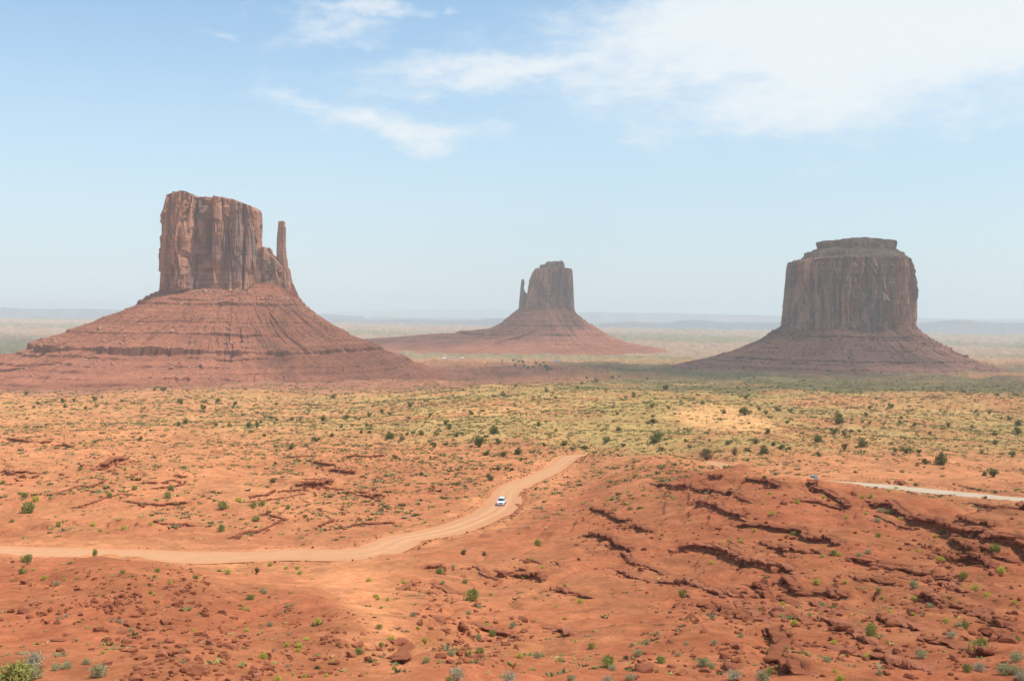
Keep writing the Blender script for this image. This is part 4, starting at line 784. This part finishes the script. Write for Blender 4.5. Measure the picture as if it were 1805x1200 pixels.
SPOS = {'y': '182,1152,9 79,1021,12 115,1022,8 135,1020,7 300,1028,9 272,1049,7 340,1112,8 403,1011,12 433,1075,10 477,997,12 504,1003,10 523,1003,13 528,1012,11 650,1024,11 713,1028,11 662,1053,12 667,1056,10 684,1058,9 560,1098,16 433,1113,10 457,1118,8 506,1139,12 527,1140,14 525,1148,11 540,1128,12 587,1168,10 463,1160,16 490,1198,14 517,1190,9 538,1193,11 575,1192,10 688,1128,13 865,1048,8 937,989,9 956,1001,7 924,1020,8 1024,1062,12 981,1069,8 996,1091,9 858,1104,13 829,1154,12 917,1159,12 886,1194,12 1015,1131,8 736,1109,10 750,1130,12 1482,1200,20 1473,1185,10 1471,1137,14 1529,1160,16 1360,1136,13 1358,1149,9 1331,937,8 1480,979,10 1449,981,9 1647,948,11 1658,988,16 1618,972,9 1554,1055,10 1489,1028,10 1440,1029,16 1718,1039,16 1698,1041,13 1765,1010,18 1741,1050,12 1787,1063,10 1612,1057,14 1669,1096,12 1718,1152,17 1745,1153,13 1569,1081,10 1609,1084,11 1587,1103,12 1380,1065,11 1402,1098,15 1253,994,10 1284,955,9 1306,956,10 1357,965,8 1527,907,10 1587,916,10 1493,914,9 1451,878,10 1406,887,12 1360,908,12 1357,871,9 1346,889,8 1520,878,9 1536,877,12 1580,862,10 1567,867,9 1241,880,9 1188,880,8 1174,867,8 65,884,20 163,927,14 218,933,12 266,925,11 421,884,13 178,936,8 190,940,7 60,1005,8',
 'g': '25,1206,78 48,989,24 40,1011,16 216,1011,9 277,1008,9 273,1018,9 345,1020,12 266,1046,8 441,1056,15 668,1108,13 671,1139,12 632,1153,18 695,1180,9 776,1011,20 830,1058,30 820,1027,12 949,962,17 994,1038,12 868,1121,16 846,1154,19 791,1200,14 1042,1143,15 1164,1168,22 1358,1188,18 1203,1050,16 1400,943,12 1469,978,16 1548,946,12 1663,941,12 1754,972,23 1698,1020,18 1549,1042,11 1701,1104,16 1725,1146,34 1792,1130,15 1705,1184,17 1567,905,13 50,903,31 43,876,17 194,877,14 302,864,16 294,877,20 393,897,22 447,894,15 462,891,16 452,918,20 392,936,18 5,853,13 141,828,9 1069,1176,30 237,863,14 508,897,12 21,920,10 103,928,12',
 's': '60,1196,32 98,1181,17 117,1177,20 152,1171,15 176,1192,32 112,1154,10 230,1112,9 100,1032,12 322,1168,9 475,1104,12 507,1175,9 780,1028,9 799,1000,8 844,1071,11 826,1083,10 844,1128,15 796,1154,17 946,1159,15 1114,1139,10 1140,1136,12 1158,1118,11 1125,1154,19 1110,1198,18 1007,1200,17 728,1086,12 751,1167,15 1241,1172,24 1255,1178,15 1345,1201,27 1458,1167,16 1530,976,13 1516,981,11 1612,1037,20 1640,1070,13 1690,1104,10 1624,1159,20 1449,1070,14 1426,1086,10 1411,1090,8 1792,1166,28 1772,1187,32 1790,1188,25 1259,1136,12 1210,1136,10 1306,1123,11 1195,1156,10 1257,1090,11 1248,1085,10 1195,1112,10 1553,902,13 1079,1181,15 903,1106,13 1549,1188,11 1545,920,12 462,1043,9 466,1046,9',
 'p': '60,1178,38 803,1197,31 898,1204,28 1295,1198,28 1072,1203,20 1678,1124,17 1727,1182,22 1800,1200,24 211,1098,10 116,1087,9', 'd': '816,977,12 854,979,10 1104,1162,10 1315,846,9', 't': '1534,1130,27 168,980,11'}
SUNIQ = {(25, 1206): 'large bright green leafy bush in the lower left corner', (60, 1178): 'rounded shrub dotted with pale flowers above the corner bush, lower left', (830, 1058): 'bushy green shrub beside the broken ledge right of the wash', (803, 1197): 'large pale yellowish tuft at the bottom centre left', (1534, 1130): 'tall dark green bush growing out of the low ledge at the lower right', (1725, 1146): 'spreading bright green bush under the dark hollow ledge, lower right', (949, 962): 'round dark green shrub alone just right of the road bend', (50, 903): 'flat bright green bush above the road at the far left', (1754, 972): 'leafy green bush under the longest ledge at the right', (168, 980): 'tall thin weed standing at the near edge of the road, left', (1069, 1176): 'long grey green shrub spilling over a small bank at the bottom', (1203, 1050): 'round green shrub just below the thin overhanging shelf', (1698, 1020): 'dense dark green shrub below the heap of boulders, right', (302, 864): 'bright green bush beside the small pinkish outcrop, left', (176, 1192): 'large grey sage near the bottom left beside the rounded isolated boulder', (1772, 1187): 'largest grey sage of the group in the lower right corner'}
KN = {'y': ('rabbitbrush', 'yellow green', 'shrub'), 'g': ('green_shrub', 'green leafy', 'shrub'), 's': ('sagebrush', 'grey green sage', 'shrub'), 'p': ('sagebrush', 'pale straw coloured', 'shrub'), 'd': ('dry_shrub', 'dry brown', 'shrub'), 't': ('green_shrub', 'tall green', 'shrub')}
ZN = ['on the sand above the road at the left', 'on the ground beyond the road curve', 'on the stony slope at the lower left', 'near the sandy wash at the bottom', 'among the ledges on the right hand slope']
n_sh = 0
def put_shrub(k, x, y, z, wd, key=None):
    o = bpy.data.objects.new(KN[k][0], random.choice(BUSH[k])); C.objects.link(o); o.location = (x, y, z - .02); o.rotation_euler = (0, 0, random.uniform(0, 6.28)); hz = random.uniform(.85, 1.2); wd *= 1.4 - .3 * min(1, wd / 2.2); o.scale = (wd, wd, wd * hz); zn = zone(x, y)
    if key in SUNIQ: tag(o, SUNIQ[key], 'shrub')
    else: tag(o, KN[k][1] + ' shrub ' + ZN[zn], 'shrub', KN[k][1] + ' shrubs ' + ZN[zn])
for k, s in SPOS.items():
    a = tb(s); x, y = place(a); z = H(x, y)
    for i in range(len(a)): put_shrub(k, x[i], y[i], z[i], a[i, 2] * y[i] / F, (int(a[i, 0]), int(a[i, 1]))); n_sh += 1

# low scrub and grass tufts, uncountable: one object
def tuft(seed, n, tall):
    r_ = np.random.default_rng(seed); V = []
    for i in range(n):
        a = r_.uniform(0, 6.28); d = r_.uniform(.05, .40); bx_, by_ = math.cos(a) * d, math.sin(a) * d; l = tall * r_.uniform(.5, 1.1); a2 = r_.uniform(0, 6.28); wv = r_.uniform(.14, .26)
        V += [(bx_ - math.cos(a2) * wv, by_ - math.sin(a2) * wv, r_.uniform(0, .1)), (bx_ + math.cos(a2) * wv, by_ + math.sin(a2) * wv, r_.uniform(0, .1)), (bx_ * 1.9 + math.cos(a) * .1, by_ * 1.9 + math.sin(a) * .1, l * .8)]
    return np.array(V), np.arange(len(V)).reshape(-1, 3)
TUFT = [tuft(800 + i, 12, .62) for i in range(6)]
N = 280000
u = rng.uniform(-150, 1955, N); Y = np.exp(rng.uniform(math.log(58), math.log(1500), N)); X = (u - CX) / F * Y; Z = H(X, Y); py = HY - F * Z / Y
nM, nL = fbm2(X / 14, Y / 14, 3, 70), fbm2(X / 45, Y / 60, 3, 72)
den = .05 + .5 * sst(230, 300, Y) * sst(-.5, .6, nM + .4 * nL) + .45 * sst(330, 450, Y)
den = den * np.where((Y < 230), .55 + .9 * sst(0, .7, nM), 1)
den *= 1 - .85 * np.exp(-((np.hypot((u - 1272) / 92, (py - 737) / 23)) ** 4)); den *= 1 - .78 * np.exp(-((np.hypot((u - 1620) / 240, (py - 825) / 30)) ** 4))
den *= 1 - .8 * np.exp(-((np.hypot((u - 610) / 75, (py - 1030) / 50)) ** 4)); den *= 1 - .55 * sst(520, 350, u) * sst(1200, 850, Y) * sst(240, 260, Y) * 0.6
d, i_ = road_near(X, Y); den[d < RW[i_] + 1.2] = 0
sel = rng.random(N) < den * .62; X, Y, Z, u = X[sel], Y[sel], Z[sel], u[sel]
sz = np.clip(rng.lognormal(-.12, .42, len(X)), .3, 2.6) * (1 + .7 * sst(350, 900, Y)) * np.where(Y < 230, .34, .95)
nx2, ny2 = rng.uniform(-150, 1955, 9000), np.exp(rng.uniform(math.log(1400), math.log(3300), 9000)); fx = (nx2 - CX) / F * ny2; keepf = (nx2 > 780) | (rng.random(9000) < .2)
fx, fy = fx[keepf], ny2[keepf]; X = np.r_[X, fx]; Y = np.r_[Y, fy]; Z = np.r_[Z, H(fx, fy)]; sz = np.r_[sz, np.clip(rng.lognormal(.65, .4, len(fx)), 1, 4.5)]
pal = np.array([[.27, .25, .10], [.20, .22, .075], [.40, .36, .12], [.30, .235, .12], [.11, .125, .045], [.46, .40, .14]])
pk = rng.choice(6, len(X), p=[.24, .2, .2, .16, .1, .1]); VV, FF, CC = [], [], []; n = 0
tid = rng.integers(0, 6, len(X)); ang = rng.uniform(0, 6.28, len(X))
for k in range(6):
    q = np.nonzero(tid == k)[0]; v, f = TUFT[k]; c_, s_ = np.cos(ang[q])[:, None], np.sin(ang[q])[:, None]
    vx = (v[None, :, 0] * c_ - v[None, :, 1] * s_) * sz[q][:, None] + X[q][:, None]; vy = (v[None, :, 0] * s_ + v[None, :, 1] * c_) * sz[q][:, None] + Y[q][:, None]; vz = v[None, :, 2] * sz[q][:, None] * rng.uniform(.6, 1.1, len(q))[:, None] + Z[q][:, None] - .04
    VV.append(np.stack([vx, vy, vz], -1).reshape(-1, 3)); FF.append((f[None] + (np.arange(len(q)) * len(v))[:, None, None]).reshape(-1, 3) + n); n += len(q) * len(v)
    CC.append(np.repeat(pal[pk[q]] * rng.uniform(.75, 1.25, (len(q), 1)), len(v), 0))
m, t = mat('scrub_leaves'); at = t.add('ShaderNodeVertexColor', layer_name='leaf').outputs[0]; finish(t, at)
sc = mesh_np('scrub', np.concatenate(VV), np.concatenate(FF), m, False, None, np.concatenate(CC), 'leaf'); tag(sc, 'low grey green and yellowish scrub and grass tufts covering the flats', 'scrub', None, 'stuff')
print('tufts', len(X), 'shrubs', n_sh, 'rocks', len(rock_list))

# ------------------------------------------------------------------ cars
def simple(name, col, rough_=.4, spec=.5, **kw):
    m, t = mat(name); pos = t.add('ShaderNodeTexCoord').outputs['Object']; f = t.noise(pos, (1, 1, 1), 3, 3, .6); finish(t, t.mix(f, tuple(c * .95 for c in col), tuple(min(1, c * 1.05) for c in col)), rough_, None, spec, **kw); return m
M_white, M_glass, M_tyre, M_rim, M_blk, M_lamp, M_grey = simple('white_paint', (.82, .84, .85), .25), simple('tinted_glass', (.03, .05, .065), .08), simple('tyre_rubber', (.025, .024, .024), .9), simple('alloy_rim', (.45, .45, .46), .35, .5, Metallic=.8), simple('black_plastic', (.03, .03, .032), .6), simple('lamp_lens', (.75, .78, .8), .1), simple('grey_paint', (.2, .21, .22), .3)
def loft(sections):
    """sections: list of rings with equal counts -> closed skin"""
    n = len(sections[0]); V = np.array([p for s in sections for p in s], float); Fc = []
    for i in range(len(sections) - 1):
        for j in range(n): Fc.append((i * n + j, i * n + (j + 1) % n, (i + 1) * n + (j + 1) % n, (i + 1) * n + j))
    return V, Fc
def poly(name, V, Fc, m, parent, bev=0.0, smooth=False):
    me = bpy.data.meshes.new(name); me.from_pydata([tuple(map(float, v)) for v in V], [], [tuple(map(int, f)) for f in Fc]); me.update(); me.materials.append(m)
    o = bpy.data.objects.new(name, me); C.objects.link(o); o.parent = parent
    if bev: b = o.modifiers.new('bevel', 'BEVEL'); b.width = bev; b.segments = 2; b.limit_method = 'ANGLE'
    if smooth: me.polygons.foreach_set('use_smooth', [True] * len(me.polygons))
    return o
def boxm(name, c, s, m, parent, bev=.02):
    x, y, z = c; a, b, d = s[0] / 2, s[1] / 2, s[2] / 2
    V = [(x + i * a, y + j * b, z + k * d) for i in (-1, 1) for j in (-1, 1) for k in (-1, 1)]
    return poly(name, V, [(0, 1, 3, 2), (4, 6, 7, 5), (0, 4, 5, 1), (2, 3, 7, 6), (0, 2, 6, 4), (1, 5, 7, 3)], m, parent, bev)
def prism(name, side, hw, m, parent, bev=.04, taper=None):
    """side outline (y, z) extruded across x; taper gives the half width per point"""
    n = len(side); V = [(-(taper[i] if taper else hw), y, z) for i, (y, z) in enumerate(side)] + [((taper[i] if taper else hw), y, z) for i, (y, z) in enumerate(side)]
    Fc = [tuple(range(n))[::-1], tuple(range(n, 2 * n))] + [(i, (i + 1) % n, n + (i + 1) % n, n + i) for i in range(n)]
    return poly(name, V, Fc, m, parent, bev)
def wheel(x, y, parent):
    def disc(name, r, wd, m, par, n=24, inner=None):
        V, Fc = [], []
        for k, (xx, rr0) in enumerate(((-wd / 2, r * .82), (-wd / 2 * .8, r * .97), (-wd * .25, r), (wd * .25, r), (wd / 2 * .8, r * .97), (wd / 2, r * .82))):
            for i in range(n): V.append((xx, math.cos(6.2832 * i / n) * rr0, math.sin(6.2832 * i / n) * rr0))
        for k in range(5):
            for i in range(n): Fc.append((k * n + i, k * n + (i + 1) % n, (k + 1) * n + (i + 1) % n, (k + 1) * n + i))
        Fc += [tuple(range(n))[::-1], tuple(range(5 * n, 6 * n))]; o = poly(name, V, Fc, m, par); return o
    w_ = bpy.data.objects.new('wheel', None); C.objects.link(w_); w_.parent = parent; w_.location = (x, y, .37)
    disc('tyre', .37, .25, M_tyre, w_); disc('rim', .23, .262, M_rim, w_)
def suv(loc, rz, paint, label):
    r = thing('parked_car' if False else 'car', loc, label, 'car', None, rz)      # nose points to -y
    prism('body', [(-2.32, .38), (-2.38, .62), (-2.34, .86), (-2.22, .98), (-1.2, 1.10), (-1.05, 1.12), (2.28, 1.14), (2.38, .95), (2.38, .45), (2.25, .34)], .94, paint, r, .07, [.86, .88, .9, .9, .93, .94, .94, .92, .92, .9])
    prism('cabin', [(-1.28, 1.06), (-.42, 1.70), (-.2, 1.755), (1.9, 1.74), (2.1, 1.68), (2.32, 1.08)], .8, paint, r, .05, [.86, .70, .67, .66, .68, .84])
    V = [(-.76, -1.17, 1.16), (.76, -1.17, 1.16), (.64, -.47, 1.68), (-.64, -.47, 1.68)]
    off = np.array([0, -.035, .03]); V2 = [np.array(v) + off for v in V]; poly('windscreen', V2 + [v - off * .6 for v in V2], [(0, 1, 2, 3), (7, 6, 5, 4), (0, 4, 5, 1), (1, 5, 6, 2), (2, 6, 7, 3), (3, 7, 4, 0)], M_glass, r)
    V = [(-.74, 2.27, 1.2), (.74, 2.27, 1.2), (.62, 2.13, 1.64), (-.62, 2.13, 1.64)]; V2 = [np.array(v) + (0, .035, .01) for v in V]; poly('rear_window', V2 + [v - (0, .02, 0) for v in V2], [(3, 2, 1, 0), (4, 5, 6, 7), (0, 1, 5, 4), (1, 2, 6, 5), (2, 3, 7, 6), (3, 0, 4, 7)], M_glass, r)
    for sx in (-1, 1):
        for (a0, a1, b0, b1) in ((-.98, .28, -.42, .25), (.36, 1.24, .34, 1.2), (1.32, 2.1, 1.28, 1.92)):
            V = [(sx * .865, a0, 1.16), (sx * .865, a1, 1.16), (sx * .72, b1, 1.62), (sx * .72, b0, 1.62)]; V2 = [np.array(v) - (sx * .02, 0, 0) for v in V]
            poly('window', V + V2, [(0, 1, 2, 3), (7, 6, 5, 4), (0, 4, 5, 1), (1, 5, 6, 2), (2, 6, 7, 3), (3, 7, 4, 0)], M_glass, r)
        boxm('headlight', (sx * .70, -2.33, .80), (.36, .12, .17), M_lamp, r, .03); boxm('fog_lamp', (sx * .62, -2.395, .50), (.16, .05, .09), M_lamp, r, .02)
        mr = boxm('mirror', (sx * 1.04, -.92, 1.20), (.22, .12, .17), paint, r, .03)
        boxm('tail_light', (sx * .80, 2.36, .98), (.16, .08, .28), simple('tail_lens', (.4, .02, .02), .2), r, .02); boxm('roof_rail', (sx * .58, .85, 1.79), (.05, 2.0, .05), M_blk, r, .01)
        for y in (-1.45, 1.42): wheel(sx * .84, y, r)
    boxm('grille', (0, -2.38, .78), (.92, .06, .20), M_blk, r, .02); boxm('lower_grille', (0, -2.375, .50), (.9, .05, .12), M_blk, r, .02)
    boxm('bumper', (0, -2.36, .38), (1.72, .14, .14), paint, r, .04); boxm('licence_plate', (0, -2.41, .60), (.34, .02, .13), M_lamp, r, .005)
    return r
ci = int(np.argmin(np.abs(rpx - 885) + (np.arange(len(RX)) > len(RX) * .6) * 999)); dx, dy = RX[ci - 2] - RX[ci + 2], RY[ci - 2] - RY[ci + 2]; L = math.hypot(dx, dy); dx, dy = dx / L, dy / L
x, y = hit([884.], [889.], lambda x, y: base(x, y)); x, y = float(x[0]), float(y[0]); k = int(np.argmin((RX - x) ** 2 + (RY - y) ** 2))
suv((x, y, RZ[k] + .06), math.atan2(dx, -dy) * 1.0, M_white, 'white car coming towards the camera on the curve of the dirt road')
k = int(np.argmin(np.abs(rpx - 1434) + (np.arange(len(RX)) < len(RX) * .6) * 999)); suv((RX[k], RY[k], RZ[k] + .06), -.5, M_grey, 'small grey blue car on the pale road, mostly hidden behind the red ridge')

# ------------------------------------------------------------------ tiny houses far off in the valley
M_wall, M_roof, M_roof2 = simple('white_wall', (.8, .78, .72), .8, .2), simple('tan_roof', (.5, .32, .24), .8, .2), simple('blue_grey_roof', (.45, .47, .46), .6, .3)
for (px, py, wd, dp, rf, lab) in ((815, 632.5, 7, 6, M_wall, 'tiny white house far off in the valley, rightmost of the pale settlement'), (797, 632, 16, 6, M_roof, 'long low pale house in the middle of the far settlement'), (782, 633, 9, 6, M_wall, 'tiny pale house at the left end of the far settlement'), (981, 638, 13, 7, M_roof2, 'long low shed with a blue grey roof beside the far trees')):
    x, y = hit([px], [py], H); x, y = float(x[0]), float(y[0]); z = float(H(np.array([x]), np.array([y]))[0]); r = thing('house', (x, y, z), lab, 'house')
    boxm('wall', (0, 0, 1.3), (wd, dp, 2.8), M_wall, r, .02); prism('roof', [(-dp / 2 - .4, 2.7), (0, 4.0), (dp / 2 + .4, 2.7), (dp / 2 + .4, 2.55), (-dp / 2 - .4, 2.55)], wd / 2 + .4, rf, r, .01)
    boxm('door', (wd * .2, -dp / 2 - .03, 1.05), (.95, .06, 2.1), M_roof, r, .01)
    for q in (-.3, 0): boxm('window', (wd * q, -dp / 2 - .03, 1.5), (1.1, .06, 1.0), M_glass, r, .01)

# ------------------------------------------------------------------ clouds overhead whose shade lies on the valley, and the air
CLOUDS = []
def shade_cloud(px, Y0, rx_, ry_, alt, seed, op=.6):
    g = np.array([PXX(px, Y0), Y0, PZ(650, Y0)]); s_ = np.array(sd); c = g + s_ * ((alt - g[2]) / s_[2])
    n = CSV / np.linalg.norm(CSV, axis=1)[:, None]
    bmv, bmf = cube_sphere(25); n = bmv / np.linalg.norm(bmv, axis=1)[:, None]
    f = 1 + .34 * fbm3(n[:, 0] * 2.2, n[:, 1] * 2.2, n[:, 2] * 2.2, 5, seed)
    v = n * f[:, None] * np.array([rx_, ry_, 170.]); v[:, 2] = np.where(v[:, 2] < 0, v[:, 2] * .35, v[:, 2])
    m, t = mat('cloud_vapour'); oc = t.add('ShaderNodeTexCoord').outputs['Object']
    mp = t.add('ShaderNodeMapping', {'Vector': oc, 'Scale': (1 / rx_, 1 / ry_, 0)}).outputs[0]; ln = t.add('ShaderNodeVectorMath', {0: mp}, operation='LENGTH').outputs['Value']
    nz = t.noise(oc, (1, 1, 1), .004, 5, .6); a = t.m('MULTIPLY', t.m('SUBTRACT', 1.0, t.ramp(t.m('ADD', ln, t.m('MULTIPLY', t.m('SUBTRACT', nz, .5), .9)), .45, 1.1)), op)
    d = t.add('ShaderNodeBsdfTranslucent', {0: (.9, .9, .9, 1)}); tr = t.add('ShaderNodeBsdfTransparent'); mx = t.add('ShaderNodeMixShader', {0: a, 1: tr.outputs[0], 2: d.outputs[0]}); t.l.new(mx.outputs[0], t.out.inputs[0])
    o = mesh_np('cloud', v, bmf, m, True); o.location = c; tag(o, kind='structure')
shade_cloud(1250, 1950, 560, 430, 1900, 3, .5)
shade_cloud(1400, 2250, 260, 260, 2000, 8, .14)
shade_cloud(800, 3500, 420, 330, 2100, 4, .42)
shade_cloud(700, 1560, 210, 260, 1800, 5, .32)
shade_cloud(1000, 2300, 420, 330, 1900, 6, .36)

m, t = mat('desert_air'); vp = t.add('ShaderNodeVolumePrincipled', {'Color': (.89, .965, .975, 1), 'Density': 0.9e-4, 'Anisotropy': 0.0}); t.l.new(vp.outputs[0], t.out.inputs['Volume'])
E, Z0, Z1 = 92000., min(float(GZ.min()), -700.) - 200, 320.
V = [(x, y, z) for x in (-E, E) for y in (-E, E) for z in (Z0, Z1)]
hz = mesh_np('haze', np.array(V), np.array([(0, 1, 3, 2), (4, 6, 7, 5), (0, 4, 5, 1), (2, 3, 7, 6), (0, 2, 6, 4), (1, 5, 7, 3)]), m); tag(hz, kind='stuff')
